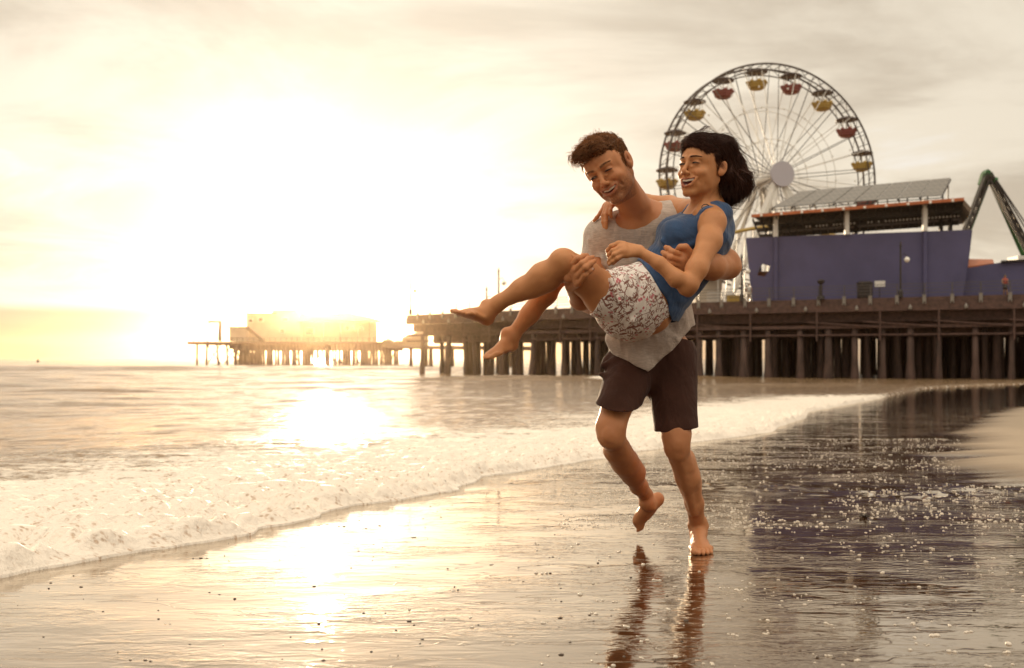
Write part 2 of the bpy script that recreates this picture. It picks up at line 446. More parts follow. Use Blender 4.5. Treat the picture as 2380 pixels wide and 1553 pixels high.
ff = math_(t, 'ADD', math_(t, 'MULTIPLY', at, 0.50), math_(t, 'SUBTRACT', fsum, 0.5))
ff = maprange(t, ff, 0.20, 0.36)
fv = N(t, 'ShaderNodeTexVoronoi', i_Scale=36.0); L(t, mp(t, geo, (1, 1.5, 1)), fv.inputs['Vector'])
pit = math_(t, 'MULTIPLY', maprange(t, fn2.outputs[0], 0.52, 0.36), maprange(t, fv.outputs['Distance'], .55, .25))
foamcol = mixc(t, pit, (0.88, 0.80, 0.71), (0.56, 0.42, 0.32))
L(t, mixc(t, ff, (0.26, 0.17, 0.095), foamcol), b.inputs['Base Color'])
L(t, maprange(t, ff, 0, 1, 0.09, 0.60), b.inputs['Roughness'])
b.inputs['IOR'].default_value = 1.45; b.inputs['Specular Tint'].default_value = (1.0, .90, .72, 1)
w1 = N(t, 'ShaderNodeTexNoise', i_Scale=3.2, i_Detail=6.0, i_Roughness=0.6, i_Distortion=0.5); L(t, mp(t, geo, (0.8, 2.8, 1), (0, 0, 0.08)), w1.inputs['Vector'])
w2 = N(t, 'ShaderNodeTexVoronoi', i_Scale=34.0); L(t, geo, w2.inputs['Vector'])
w3 = N(t, 'ShaderNodeTexNoise', i_Scale=0.35, i_Detail=5.0, i_Roughness=0.6); L(t, mp(t, geo, (0.5, 2.4, 1)), w3.inputs['Vector'])
hh = math_(t, 'ADD', math_(t, 'MULTIPLY', w1.outputs[0], 0.055), math_(t, 'MULTIPLY', w2.outputs['Distance'], math_(t, 'MULTIPLY', ff, 0.006)))
offs = math_(t, 'SUBTRACT', 1.0, math_(t, 'MINIMUM', at, 1.0))
hh = math_(t, 'ADD', hh, math_(t, 'MULTIPLY', w3.outputs[0], math_(t, 'MULTIPLY', offs, 0.32)))
hh = math_(t, 'ADD', hh, math_(t, 'MULTIPLY', fn2.outputs[0], math_(t, 'MULTIPLY', ff, 0.03)))
bp = N(t, 'ShaderNodeBump', i_Strength=0.75, i_Distance=1.0); L(t, hh, bp.inputs['Height']); L(t, bp.outputs[0], b.inputs['Normal'])
sea = mesh_obj("sea", seav, grid_faces(len(sA), len(dA))[:, ::-1].copy(), m, smooth=True)
tag(sea, 'bright foamy sea running up the beach and out to the horizon', 'sea', kind='structure')
a_ = sea.data.attributes.new('foam', 'FLOAT', 'POINT'); a_.data.foreach_set('value', foam.reshape(-1).astype(np.float32))
print('sand', len(sandv), 'sea', len(seav))

# bubbles of foam left on the wet sand, and small pebbles
def sand_z(x, y):
    i = min(max(np.searchsorted(xs, x) - 1, 0), len(xs) - 2); j = min(max(np.searchsorted(ys, y) - 1, 0), len(ys) - 2)
    fx = (x - xs[i]) / (xs[i + 1] - xs[i]); fy = (y - ys[j]) / (ys[j + 1] - ys[j])
    return float((Zs[i, j] * (1 - fx) + Zs[i + 1, j] * fx) * (1 - fy) + (Zs[i, j + 1] * (1 - fx) + Zs[i + 1, j + 1] * fx) * fy)
def sdist(x, y):
    return float(x * NN[0] + y * NN[1] - shore_n(np.array(x * UU[0] + y * UU[1])))
bub = MB(); k = 0; tries = 0
while k < 3200 and tries < 160000:
    tries += 1
    px = random.uniform(1240, 2400) if random.random() < .93 else random.uniform(300, 1300); py = 1020 + random.random() ** 1.9 * 530
    x, Yg = map(float, ground_at(px, py))
    if sdist(x, Yg) > -0.06: continue
    dens = 1.0 if py < 1230 else (0.16 if px > 1650 and py < 1400 else 0.05)
    if px > 2230 and py < 1130: continue
    if random.random() > dens: continue
    cl_ = float(vnoise(np.array([x * 2.0, Yg * 1.7, 0.0]), 77))
    if cl_ < 0.0 and random.random() < .85: continue
    r = random.uniform(0.0018, 0.0055) * (1.5 if random.random() < .12 else 1)
    z = sand_z(x, Yg)
    for _ in range(random.choice((1, 1, 2, 3))):
        bub.ball((x + random.gauss(0, r * 1.2), Yg + random.gauss(0, r), z + 0.0005), r * random.uniform(.6, 1.1), 8, 6, (random.uniform(1, 1.35), random.uniform(1, 1.3), .72))
    k += 1
M_bub = principled('bubble_foam', (0.66, 0.58, 0.49), 0.4, var=.05)
tag(bub.build('foam_bubbles', M_bub, smooth=True), 'little white blobs of sea foam scattered over the dark wet sand', 'foam', kind='stuff')
peb = MB()
M_peb = principled('pebble', (0.10, 0.07, 0.05), 0.5, scale=60)
for k in range(120):
    px = random.uniform(30, 2350) if k > 60 else random.uniform(20, 1500); py = 1240 + random.random() * 310
    x, Yg = map(float, ground_at(px, py))
    if sdist(x, Yg) > -0.1: continue
    r = random.uniform(0.0009, 0.0032) if k % 9 else .0042
    peb.ball((x, Yg, sand_z(x, Yg) + r * .2), r, 8, 5, (random.uniform(1, 1.8), 1, random.uniform(.5, .8)))
tag(peb.build('pebbles', M_peb, smooth=True), 'small dark pebbles and shell bits dotting the wet sand', 'pebbles', kind='stuff')
weed = MB()
gx, gy = 1.70, 4.80; gz = sand_z(gx, gy)
for k in range(14):
    a = random.uniform(0, 6.28); l = random.uniform(.012, .036)
    weed.tube([(gx, gy, gz - .003), (gx + math.cos(a) * l * .5, gy + math.sin(a) * l * .5, gz + random.uniform(.004, .018)), (gx + math.cos(a) * l, gy + math.sin(a) * l, gz + random.uniform(-.002, .02))], [.005, .004, .002], 6)
tag(weed.build('seaweed_clump', principled('seaweed', (0.035, 0.02, 0.012), 0.5), smooth=True), 'small dark clump of seaweed on the wet sand right of the standing foot', 'seaweed')
# ---------------------------------------------------------------- pier
M_wood = principled('pier_timber', (0.085, 0.046, 0.038), 0.75, var=.35, scale=3, bump=.4, bscale=12)
M_pile = principled('pile_wood', (0.075, 0.044, 0.036), 0.8, var=.4, scale=2.5, bump=.5, stretch=(1, 1, .2))
M_steel = principled('rail_steel', (0.10, 0.09, 0.09), 0.5, metal=.3)
M_brk = principled('bracket_paint', (0.22, 0.20, 0.18), 0.5)
M_blue = principled('blue_stucco', (0.078, 0.074, 0.165), 0.7, var=.10, scale=.35)
M_white = principled('white_paint', (0.72, 0.70, 0.66), 0.45, var=.08)
M_orange = principled('orange_painted_steel', (0.42, 0.115, 0.035), 0.5, var=.2, scale=2)
M_dark = principled('dark_steel', (0.022, 0.016, 0.015), 0.5, var=.2)
M_green = principled('green_painted_steel', (0.015, 0.12, 0.030), 0.45, var=.2, scale=1)
M_tan = principled('pale_wall', (0.50, 0.43, 0.34), 0.8, var=.12, scale=.3)
M_roofm = principled('roof_sheet', (0.16, 0.12, 0.09), 0.7, var=.2)
M_glass = principled('window_glass', (0.05, 0.05, 0.05), 0.08)
M_yellow = principled('yellow_paint', (0.42, 0.27, 0.05), 0.5, var=.12)
M_red = principled('red_paint', (0.22, 0.04, 0.035), 0.5, var=.12)
M_bulb = principled('white_bulb_glass', (0.85, 0.83, 0.78), 0.15)
DECK = 5.9
A0 = np.array([70.0, 66.5]); A1 = np.array([41.4, 80.5]); A2 = np.array([17.2, 92.4]); A3 = np.array([-12.7, 120.0])
segs = [(A0, A1), (A1, A2), (A2, A3)]
def along(front, s):       # point and direction at length s from the right end
    for a, b in segs:
        l = np.linalg.norm(b - a)
        if s <= l or b is A3:
            d = (b - a) / l; return a + d * s, d
        s -= l
LTOT = sum(np.linalg.norm(b - a) for a, b in segs)
def inward(d): n = np.array([-d[1], d[0]]); return n if n[1] > 0 else -n
def mitre(i):
    pts = [A0, A1, A2, A3]; return pts[i]
pier = empty('pier', (17.2, 92.4, SEA), 'long dark timber pier on crowded piles running from the right edge out to sea', 'pier')
WD = 34.0
front = [A0, A1, A2, A3]
back = [A0 + [16, 38], A1 + [14, 40], A2 + [20, 36], A3 + [8, 13]]
v3 = lambda p, z: np.array([p[0], p[1], z])
deck = MB(); deck.slab([v3(p, DECK - .35) for p in front + back[::-1]], (0, 0, .35)); deck.build('deck', M_wood, pier)
fascia = MB(); beams = MB()
for (a, b) in segs:
    d = (b - a) / np.linalg.norm(b - a); n = inward(d)
    fascia.beam(v3(a + n * .02, DECK - .75), v3(b + n * .02, DECK - .75), .25, .78)
    for k, (off, z, h) in enumerate(((1.2, 4.35, .9), (2.8, 3.9, 1.0), (0.25, 3.45, .28), (4.5, 3.5, 1.7), (9, 3.6, 1.9), (15, 3.6, 1.9), (0.22, 2.75, .14))):
        beams.beam(v3(a + n * off - d * .0, z), v3(b + n * off, z), .3, h)
fascia.build('fascia_beam', M_wood, pier); beams.build('stringer_beam', M_wood, pier)
# piles: front two rows one by one
def pile_geo(p, r, lean=(0, 0), top=3.4):
    mb = MB(); bz = SEA - 2.0
    mb.tube([(p[0] - lean[0], p[1] - lean[1], bz), (p[0] - lean[0] * .6, p[1] - lean[1] * .6, SEA + .6), (p[0] - lean[0] * .45, p[1] - lean[1] * .45, SEA + 1.6), (p[0], p[1], top)], [r * 1.55, r * 1.35, r * 1.02, r], 8); return mb
s = 1.0; cnt = 0
R_ = random.Random(3)
while s < LTOT:
    p, d = along(0, s); n = inward(d)
    farpart = s > LTOT - 42
    pile_geo(p + n * .5, R_.uniform(.21, .33), (d * R_.uniform(-.5, .5)) if farpart else (0, 0)).build('pile', M_pile, pier, True); cnt += 1
    if cnt % 2 == 0 or not farpart:
        pile_geo(p + n * 3.6 + d * R_.uniform(-1, 1.4), R_.uniform(.22, .34), d * R_.choice((-1, 1)) * R_.uniform(.2, .9) if farpart else d * R_.uniform(-.2, .2)).build('pile', M_pile, pier, True); cnt += 1
    s += R_.uniform(1.9, 2.9) if not farpart else R_.uniform(3.6, 4.8)
print('piles', cnt)
deep = MB()
for row in range(9):
    s = R_.uniform(0, 2)
    while s < LTOT - 1:
        p, d = along(0, s); n = inward(d)
        lim = 36 if s < LTOT - 44 else max(5, 14 + (LTOT - s) * .5)
        off = 6.5 + row * 3.6
        if off < lim and not (s > LTOT - 44 and R_.random() < .45):
            q_ = p + n * off + d * R_.uniform(-.8, .8); r = R_.uniform(.22, .36)
            deep.tube([v3(q_, SEA - 2), v3(q_, SEA + .8), v3(q_, 3.6)], [r * 1.5, r * 1.2, r], 6)
        s += R_.uniform(1.3, 2.3)
tag(deep.build('pile_forest', M_pile, pier, True), kind='stuff')
# bracing, gussets and hanging pipes on the front
s = 3
while s < LTOT - 8:
    p, d = along(0, s); n = inward(d); q0 = p - n * .02
    MB().beam(v3(q0, 5.0), v3(q0, 2.2), .14, .14).build('brace', M_wood, pier)
    if R_.random() < .5: MB().beam(v3(q0, 3.4), v3(along(0, s + 6)[0], 3.9), .12, .12).build('brace', M_wood, pier)
    s += R_.uniform(3.5, 6)
s = .6; k = 0
while s < LTOT - .5:      # pale plates that clamp the rail posts, pale lamps under the edge
    p, d = along(0, s); n = inward(d)
    mb = MB(); c = v3(p - n * .16, DECK - .42); mb.box(c, .28, .10, .55, d); mb.box(c + [0, 0, .55], .34, .16, .06, d); mb.box(c + [d[0] * .1, d[1] * .1, -.16], .08, .08, .17, d); mb.box(c - [d[0] * .1, d[1] * .1, .16], .08, .08, .17, d); mb.build('rail_bracket', M_brk, pier)
    if k % 2 == 0:
        mb = MB(); c = v3(along(0, min(s + 1.1, LTOT))[0] - n * .2, DECK - 1.02); mb.lathe(c, [(.03, .42), (.07, .3), (.15, .18), (.15, .0), (.05, -.06)], 8); mb.build('bulkhead_lamp', M_brk, pier)
    s += 2.15; k += 1
rail = MB()
for (a, b) in segs:
    for z in (.35, .62, .88, 1.12):
        rail.beam(v3(a, DECK + z), v3(b, DECK + z), .045, .045)
s = .6
while s < LTOT:
    p, d = along(0, s); rail.beam(v3(p, DECK), v3(p, DECK + 1.15), .07, .07); s += 2.15
rail.build('railing', M_steel, pier)
# fixtures standing on the pier edge
def lamp_post(px, top, Y, label, globes=1, name='street_lamp', z0=DECK):
    x = (px - CX) / F * Y; zt = H + (HY - top) / F * Y
    o = empty(name, (x, Y, z0), label, 'street lamp', 'lamp posts along the pier')
    MB().lathe((x, Y, z0), [(.22, 0), (.20, .5), (.09, .7), (.075, zt - z0 - .5), (.11, zt - z0 - .4), (.02, zt - z0)], 8).build('post', M_dark, o)
    for g in range(globes):
        sx = (.55, -.55)[g % 2]; 
        MB().tube([(x, Y, zt - 1.3), (x + sx * .6, Y, zt - 1.05), (x + sx, Y, zt - 1.3)], .035, 6).build('arm', M_dark, o)
        MB().ball((x + sx, Y, zt - 1.6), .24, 10, 7).build('lamp_globe', M_bulb, o, True)
    return o
lamp_post(2093, 560, 84.6, 'dark single-arm lamp post standing against the blue wall near its middle', 1)
lamp_post(1724, 590, 90.5, 'dark lamp post with a globe beside the left end of the blue wall', 2)
lamp_post(1159, 622, 102.8, 'tallest lamp post over the golden stretch of pier, above the raised foot', 1)
lamp_post(1131, 665, 105.5, 'shorter thin lamp post just left of the tallest one on the far stretch of pier', 1)
lamp_post(954, 645, 118.5, 'lone lamp post at the outer tip of the near pier', 1)
Y = 87.3; x = (1908 - CX) / F * Y
o = empty('coin_telescope', (x, Y, DECK), 'stubby dark post with flared top before the blue wall, left of the bin', 'viewer')
MB().lathe((x, Y, DECK), [(.35, 0), (.3, .25), (.12, .35), (.12, 1.3), (.3, 1.45), (.34, 1.6), (.1, 1.75)], 10).build('post', M_dark, o)
Y = 86.6; x = (2010 - CX) / F * Y
o = empty('litter_bin', (x, Y, DECK), 'dark bin standing at the foot of the blue wall beside the white sign', 'bin')
MB().lathe((x, Y, DECK), [(.6, 0), (.66, .1), (.66, 1.25), (.72, 1.27), (.72, 1.36), (.5, 1.5)], 12).build('bin_body', M_dark, o)
x = (2045 - CX) / F * Y
o = empty('notice_board', (x, Y, DECK), 'small blank white sign on a post in front of the blue wall', 'sign')
MB().box((x, Y, DECK + 1.05), .85, .05, .5, A2 - A1).build('panel', M_white, o); MB().box((x, Y + .07, DECK), .07, .07, 1.5, A2 - A1).build('post', M_dark, o)

# ---- the blue building
def WP(px, py): # point on the blue wall plane
    # plane through right (2250 -> Y 86.5) and left (1740 -> Y 93)
    a = np.array([(1740 - CX) / F * 93, 93.0]); b = np.array([(2250 - CX) / F * 86.5, 86.5]); d = b - a
    tx = (px - CX) / F
    t_ = (a[0] - tx * a[1]) / (tx * d[1] - d[0]); Yw = a[1] + t_ * d[1]
    return np.array([tx * Yw, Yw, H + (HY - py) / F * Yw])
wa = WP(1740, 600); wb_ = WP(2250, 600); wd = (wb_ - wa)[:2]; wd = wd / np.linalg.norm(wd); wn = np.array([-wd[1], wd[0]]);  wn = wn if wn[1] > 0 else -wn
W3 = lambda k: np.array([wn[0] * k, wn[1] * k, 0])
bld = empty('pavilion_building', (wa[0], wa[1], DECK), 'blue-purple walled pavilion with open upper terrace under an orange-edged roof', 'building')
poly = [WP(1749, 702), WP(2236, 696), WP(2246, 640), WP(2252, 590), WP(2257, 534), WP(1733, 553), WP(1737, 590), WP(1741, 640)]
for p in poly[:2]: p[2] = DECK
hole = [WP(1758, 631), WP(1779, 616), WP(1790, 627), WP(1785, 640), WP(1764, 644)]
# wall with a broken pane opening: outer polygon stitched round the hole
bm = bmesh.new(); vo = [bm.verts.new(p) for p in poly]; vh = [bm.verts.new(p) for p in [WP(1760, 640), WP(1765, 622), WP(1772, 613), WP(1790, 619), WP(1787, 630), WP(1777, 643)]]
eo = [bm.edges.new((vo[i], vo[(i + 1) % len(vo)])) for i in range(len(vo))]; eh = [bm.edges.new((vh[i], vh[(i + 1) % len(vh)])) for i in range(len(vh))]
bmesh.ops.triangle_fill(bm, edges=eo + eh, use_beauty=True)
r_ = bmesh.ops.extrude_face_region(bm, geom=bm.faces[:]); bmesh.ops.translate(bm, verts=[g for g in r_['geom'] if isinstance(g, bmesh.types.BMVert)], vec=Vector(W3(.3)))
bmesh.ops.recalc_face_normals(bm, faces=bm.faces)
me = bpy.data.meshes.new('front_wall'); bm.to_mesh(me); bm.free(); me.materials.append(M_blue)
fw = bpy.data.objects.new('front_wall', me); C.objects.link(fw); fw.parent = bld; fw.matrix_parent_inverse = Matrix.Translation(-bld.location)
for a, b in ((WP(1752, 702), WP(1738, 553)), (WP(2233, 696), WP(2252, 535))):
    a = a.copy(); a[2] = DECK
    MB().hexa([a + W3(.31), a + np.array([wd[0] * .3, wd[1] * .3, 0]) + W3(.31), a + np.array([wd[0] * .3, wd[1] * .3, 0]) + W3(7), a + W3(7),
             b + W3(.31), b + np.array([wd[0] * .3, wd[1] * .3, 0]) + W3(.31), b + np.array([wd[0] * .3, wd[1] * .3, 0]) + W3(7), b + W3(7)]).build('side_wall', M_blue, bld)
inn = MB(); a = WP(1775, 650); b_ = WP(1795, 610); inn.quad(WP(1750, 660) + W3(1.5), WP(1800, 660) + W3(1.5), WP(1800, 628) + W3(1.5), WP(1750, 628) + W3(1.5)); inn.build('inner_screen', M_orange, bld)
# upper floor
fl = MB(); a = WP(1745, 560); b_ = WP(2245, 546); fl.hexa([WP(1745, 575) + W3(.35), WP(2245, 560) + W3(.35), WP(2245, 560) + W3(6.8), WP(1745, 575) + W3(6.8), a + W3(.35), b_ + W3(.35), b_ + W3(6.8), a + W3(6.8)]); fl.build('upper_floor', M_dark, bld)
for px, y0, y1, full in ((1803, 492, 551, True), (1968, 480, 546, False), (2149, 465, 538, True)):
    c0 = WP(px, y1) + W3(-.18); c1 = WP(px, y0) + W3(-.18)
    MB().beam(c0 + [0, 0, .0], c1, .36, .36).build('column', M_white, bld)
    if full:
        c2 = c0.copy(); c2[2] = DECK
        MB().beam(c2 + W3(.02), c0 + W3(.02), .30, .30).build('wall_pilaster', M_blue, bld)
for px, y0, y1 in ((2218, 478, 540), (1985, 490, 548), (2195, 480, 540)):
    MB().beam(WP(px, y1) + W3(5.5), WP(px, y0) + W3(5.5), .3, .3).build('rear_column', M_dark, bld)
# roof: orange edge beam, dark underside sloping down to the rear, tilted hip at the right
e1, e2 = WP(1751, 503), WP(2238, 466)
f1, f2 = WP(1751, 509), WP(2238, 471)
mb = MB(); mb.hexa([f1 + W3(-1.2), f2 + W3(-1.2), f2 + W3(-.8), f1 + W3(-.8), e1 + W3(-1.2), e2 + W3(-1.2), e2 + W3(-.8), e1 + W3(-.8)]); mb.build('edge_beam', M_orange, bld)
mb = MB(); g = np.array([0, 0, .22]); mb.hexa([f1 + W3(-1.45) - g * .2, f2 + W3(-1.45) - g * .2, f2 + W3(-1.22) - g * .2, f1 + W3(-1.22) - g * .2, f1 + W3(-1.45) + g, f2 + W3(-1.45) + g, f2 + W3(-1.22) + g, f1 + W3(-1.22) + g]); mb.build('gutter', M_orange, bld)
r1_, r2_ = WP(1800, 523) + W3(7.5), WP(2256, 492) + W3(7.5)
mb = MB(); up = np.array([0, 0, .12]); mb.hexa([e1 + W3(-.79) - up, e2 + W3(-.79) - up, r2_ - up, r1_ - up, e1 + W3(-.79), e2 + W3(-.79), r2_, r1_]); mb.build('terrace_roof', M_dark, bld)
mb = MB(); h1 = WP(2238, 468) + W3(-1.1); h2 = WP(2256, 489) + W3(-1.1); h3 = WP(2252, 500) + W3(-1.1); h4 = WP(2236, 480) + W3(-1.1); mb.slab([h1, h2, h3, h4], W3(8)); mb.build('roof_hip', M_roofm, bld)
# roof trusses, bulbs strung under the roof
mb = MB()
for i in range(26):
    u = i / 25; a = e1 * (1 - u) + e2 * u; 
    mb.beam(a + W3(-.5) - [0, 0, .35], a + W3(5.8) - [0, 0, 1.35], .10, .22)
for k in (1.0, 3.2, 5.4):
    mb.beam(e1 + W3(k) - [0, 0, .4 + k * .16], e2 + W3(k) - [0, 0, .4 + k * .16], .14, .4)
mb.build('rafter', M_dark, bld)
for i in range(44):
    u = i / 43
    if R_.random() < .22: continue
    p = (WP(1870, 519) * (1 - u) + WP(2232, 493) * u) + W3(2.5); MB().ball(p, .11, 6, 4).build('light_bulb', M_bulb, bld)
for i in range(10):
    u = (i + .5) / 10; MB().ball(e1 * (1 - u) + e2 * u + W3(-1.5) - [0, 0, .18], .13, 6, 4).build('light_bulb', M_bulb, bld)
# solar array on legs above the roof
m = bpy.data.materials.new('solar_panel'); m.use_nodes = True; t = m.node_tree; b = t.nodes['Principled BSDF']
geo = N(t, 'ShaderNodeNewGeometry').outputs['Position']
wv = N(t, 'ShaderNodeTexVoronoi', i_Scale=2.2, feature='DISTANCE_TO_EDGE'); wv.inputs['Randomness'].default_value = 0.0; L(t, geo, wv.inputs['Vector'])
L(t, mixc(t, maprange(t, wv.outputs['Distance'], .02, .06), (0.20, 0.18, 0.15), (0.085, 0.08, 0.075)), b.inputs['Base Color']); b.inputs['Roughness'].default_value = .30
s0, s1, s2, s3 = WP(1791, 481) + W3(.8), WP(2190, 452) + W3(.8), WP(2217, 396) + W3(4.2), WP(1850, 430) + W3(4.2)
s0[0] -= 0; seams = 8
for i in range(seams):
    u0, u1 = i / seams + .0035, (i + 1) / seams - .0035
    q0, q1 = s0 * (1 - u0) + s1 * u0, s0 * (1 - u1) + s1 * u1; q2, q3_ = s3 * (1 - u1) + s2 * u1, s3 * (1 - u0) + s2 * u0
    mb = MB(); mb.slab([q0, q1, q2, q3_], (0, 0, .07)); mb.build('solar_panel', m, bld)
mb = MB()
for i in range(seams + 1):
    u = i / seams; q0 = s0 * (1 - u) + s1 * u; q3_ = s3 * (1 - u) + s2 * u; q0 = q0 - [0, 0, .08]; q3_ = q3_ - [0, 0, .08]
    mb.beam(q0 - [0, 0, .02], q3_ - [0, 0, .02], .09, .12)
    er = e1 * (1 - u) + e2 * u
    for t_ in (0.12, .7):
        a = q0 * (1 - t_) + q3_ * t_; mb.beam((a[0], a[1], er[2] - .1), a, .10, .10)
for dz in (.18, .5):
    mb.beam(s0 - [0, 0, dz], s1 - [0, 0, dz], .08, .08)
mb.build('panel_frame', M_dark, bld)
mb = MB()
for i in range(64):
    u = i / 63; q0 = s0 * (1 - u) + s1 * u
    if R_.random() < .3: continue
    mb.ball(q0 + W3(-.1) + [0, 0, -.35 - R_.random() * .35], R_.uniform(.07, .16), 6, 4)
mb.build('fairy_bulb', M_bulb, bld)

# ---- low blue wall and slide at the far right
o = empty('low_blue_wall', (WP(2300, 690)[0], WP(2300, 690)[1], DECK), 'low blue wall running from the pavilion to the right edge of the picture', 'wall')
a, b_ = WP(2239, 690) + W3(1.2), WP(2600, 680) + W3(1.2); a[2] = b_[2] = DECK; c_, d_ = WP(2600, 599) + W3(1.2), WP(2242, 618) + W3(1.2)
c_ = WP(2330, 607) + W3(1.2) ; d_ = WP(2243, 622) + W3(1.2)
mid_b = WP(2330, 690) + W3(1.2); mid_b[2] = DECK
MB().slab([a, mid_b, c_, d_], W3(.3)).build('wall_panel', M_blue, o)
e_ = WP(2600, 592) + W3(1.2); MB().slab([mid_b, b_, e_, c_], W3(.3)).build('wall_panel', M_blue, o)
MB().beam(c_ + W3(-.1) + [0, 0, .05], e_ + W3(-.1) + [0, 0, .05], .5, .16).build('coping', M_dark, o)
o = empty('food_stall', (WP(2280, 640)[0], WP(2280, 640)[1], DECK), 'reddish timber stall roof showing just right of the blue pavilion', 'stall')
MB().slab([WP(2246, 622) + W3(2.6), WP(2318, 612) + W3(2.6), WP(2322, 597) + W3(5), WP(2250, 596) + W3(5)], (0, 0, .25)).build('roof', M_orange, o)
for px in (2250, 2285, 2312):
    p = WP(px, 615) + W3(3); MB().beam((p[0], p[1], DECK), p, .25, .25).build('post', M_dark, o)
o = empty('service_hut', (WP(2262, 560)[0], WP(2262, 560)[1], DECK), 'narrow grey-blue hut edge behind the right end of the blue pavilion', 'hut')
p = WP(2251, 600) + W3(8); MB().box((p[0], p[1], DECK), 1.2, 1.2, H + (HY - 585) / F * p[1] - DECK, wd).build('hut_wall', M_blue, o); MB().box((p[0], p[1], H + (HY - 585) / F * p[1]), 1.4, 1.4, .25, wd).build('roof', M_white, o)

# ---- green thrill ride arms
Yg = 104.0
G = lambda px, py, dy=0: P(px, py, Yg + dy)
o = empty('swing_ride', (G(2300, 600)[0], Yg, DECK), 'tall green swing ride with two lattice legs meeting at a point, far right', 'ride')
apex = G(2297, 404)
def lattice(name, a, b, wdt, mat, par, n=9, r=.16):
    mb = MB(); a = np.array(a); b = np.array(b); d = b - a; ln = np.linalg.norm(d); d = d / ln
    x = np.cross(d, [0, 1, 0]); x /= np.linalg.norm(x); y = np.array([0, 1.0, 0])
    c = [a + x * wdt / 2 * sx + y * wdt / 2 * sy for sx, sy in ((-1, -1), (1, -1), (1, 1), (-1, 1))]
    for q_ in c: mb.beam(q_, q_ + d * ln, r * 1.3, r * 1.3)
    for i in range(n):
        for k in range(4):
            mb.beam(c[k] + d * ln * i / n, c[(k + 1) % 4] + d * ln * (i + 1) / n, r * .6, r * .6)
    return mb.build(name, mat, par)
lattice('leg', apex, (G(2222, 548)[0], Yg, DECK + 5.5), .42, M_dark, o)
lattice('leg', apex, G(2238, 560, 2), .5, M_green, o)
lattice('leg', apex, G(2392, 585), .42, M_dark, o)
lattice('leg', apex, G(2384, 600, 3), .28, M_green, o)
MB().slab([G(2284, 425), G(2291, 400), G(2296, 393), G(2303, 397), G(2309, 418), G(2300, 421), G(2296, 414), G(2290, 428)], (0, 1.2, 0)).build('head_frame', M_green, o)
MB().tube([G(2308, 418), G(2316, 420)], .35, 8).build('pulley', M_green, o)
for a, b_ in (((2316, 418), (2400, 560)), ((2314, 430), (2372, 560)), ((2318, 421), (2384, 520))):
    MB().tube([G(*a, -.6), G(*b_, -.6)], .07, 5).build('cable', M_dark, o)
p = G(2378, 597); MB().box((p[0], Yg, DECK), 2.2, 2.2, p[2] - DECK).build('footing', M_white, o)
MB().box((G(2230, 548)[0], Yg, DECK), 1.4, 1.4, G(2230, 545)[2] - DECK).build('footing', M_dark, o)

# ---- Ferris wheel
Yw = 116.5; hub = np.array([(1787 - CX) / F * Yw, Yw, H + (HY - 416) / F * Yw]); RW = 13.15
yaw = math.radians(13); ax = np.array([math.sin(yaw), -math.cos(yaw), 0]); hx = np.array([math.cos(yaw), math.sin(yaw), 0]); vz = np.array([0, 0, 1.0])
wheel = empty('ferris_wheel', (hub[0], hub[1], DECK), 'big Ferris wheel with red and yellow gondolas behind the couple', 'ferris wheel')
ring = lambda r, a, off: hub + hx * r * math.cos(a) + vz * r * math.sin(a) + ax * off
M_rim = principled('wheel_rim_steel', (0.065, 0.05, 0.045), .45, metal=.2, var=.15)
for off in (-1.15, 1.15):
    MB().tube([ring(RW, 2 * math.pi * i / 96, off) for i in range(97)], .12, 6, False).build('rim', M_rim, wheel, True)
    MB().tube([ring(RW - .75, 2 * math.pi * i / 96, off) for i in range(97)], .075, 5, False).build('inner_rim', M_rim, wheel, True)
    for rr in (.34, .62): MB().tube([ring(RW * rr, 2 * math.pi * i / 36, off * .8) for i in range(37)], .035, 4, False).build('tie_ring', M_white, wheel)
for i in range(36):
    a = 2 * math.pi * i / 36 + math.radians(-3)
    for off in (-1, 1):
        mb = MB(); mb.beam(ring(.7, a, off * 1.9), ring(RW, a, off * 1.15), .075, .075); mb.build('spoke', M_rim if i % 2 else M_white, wheel)
mb = MB()
for i in range(72):
    a = 2 * math.pi * i / 72; mb.beam(ring(RW, a, -1.15), ring(RW, a, 1.15), .07, .07)
    if i % 2 == 0: mb.beam(ring(RW - .75, a, -1.15), ring(RW, a + math.pi / 36, -1.15), .05, .05); mb.beam(ring(RW - .75, a, 1.15), ring(RW, a + math.pi / 36, 1.15), .05, .05)
mb.build('cross_tie', M_rim, wheel)
mb = MB()
for i in range(18):
    a = 2 * math.pi * i / 18
    for rr, off in ((.34, .8), (.62, .8), (.8, .95)): mb.ball(ring(RW * rr, a, off * 1.2), .13, 6, 4)
mb.build('rim_bulb', M_bulb, wheel)
MB().tube([hub + ax * -2.3, hub + ax * 2.3], .55, 12).build('axle', M_white, wheel)
MB().tube([hub + ax * 3.0, hub + ax * 3.35], 1.45, 28).build('hub_disc', principled('hub_disc_paint', (.46, .44, .50), .5, var=.03), wheel)
MB().tube([hub + ax * 2.3, hub + ax * 3.0], .3, 10).build('hub_shaft', M_white, wheel)
for off in (-2.6, 2.6):
    for sx in (-1, 1):
        ft = hub + hx * sx * 8.0 + ax * off * 2.0; ft[2] = DECK
        MB().beam(hub + ax * off * .9, ft, .75, .5).build('support_leg', M_white, wheel)
    for sx in (-1, 1):
        ft = hub + hx * sx * 4.6 + ax * off * 2.6; ft[2] = DECK
        MB().beam(hub + ax * off * .9, ft, .3, .3).build('support_leg', M_white, wheel)
M_can = principled('gondola_canopy', (0.075, 0.055, 0.06), .6)
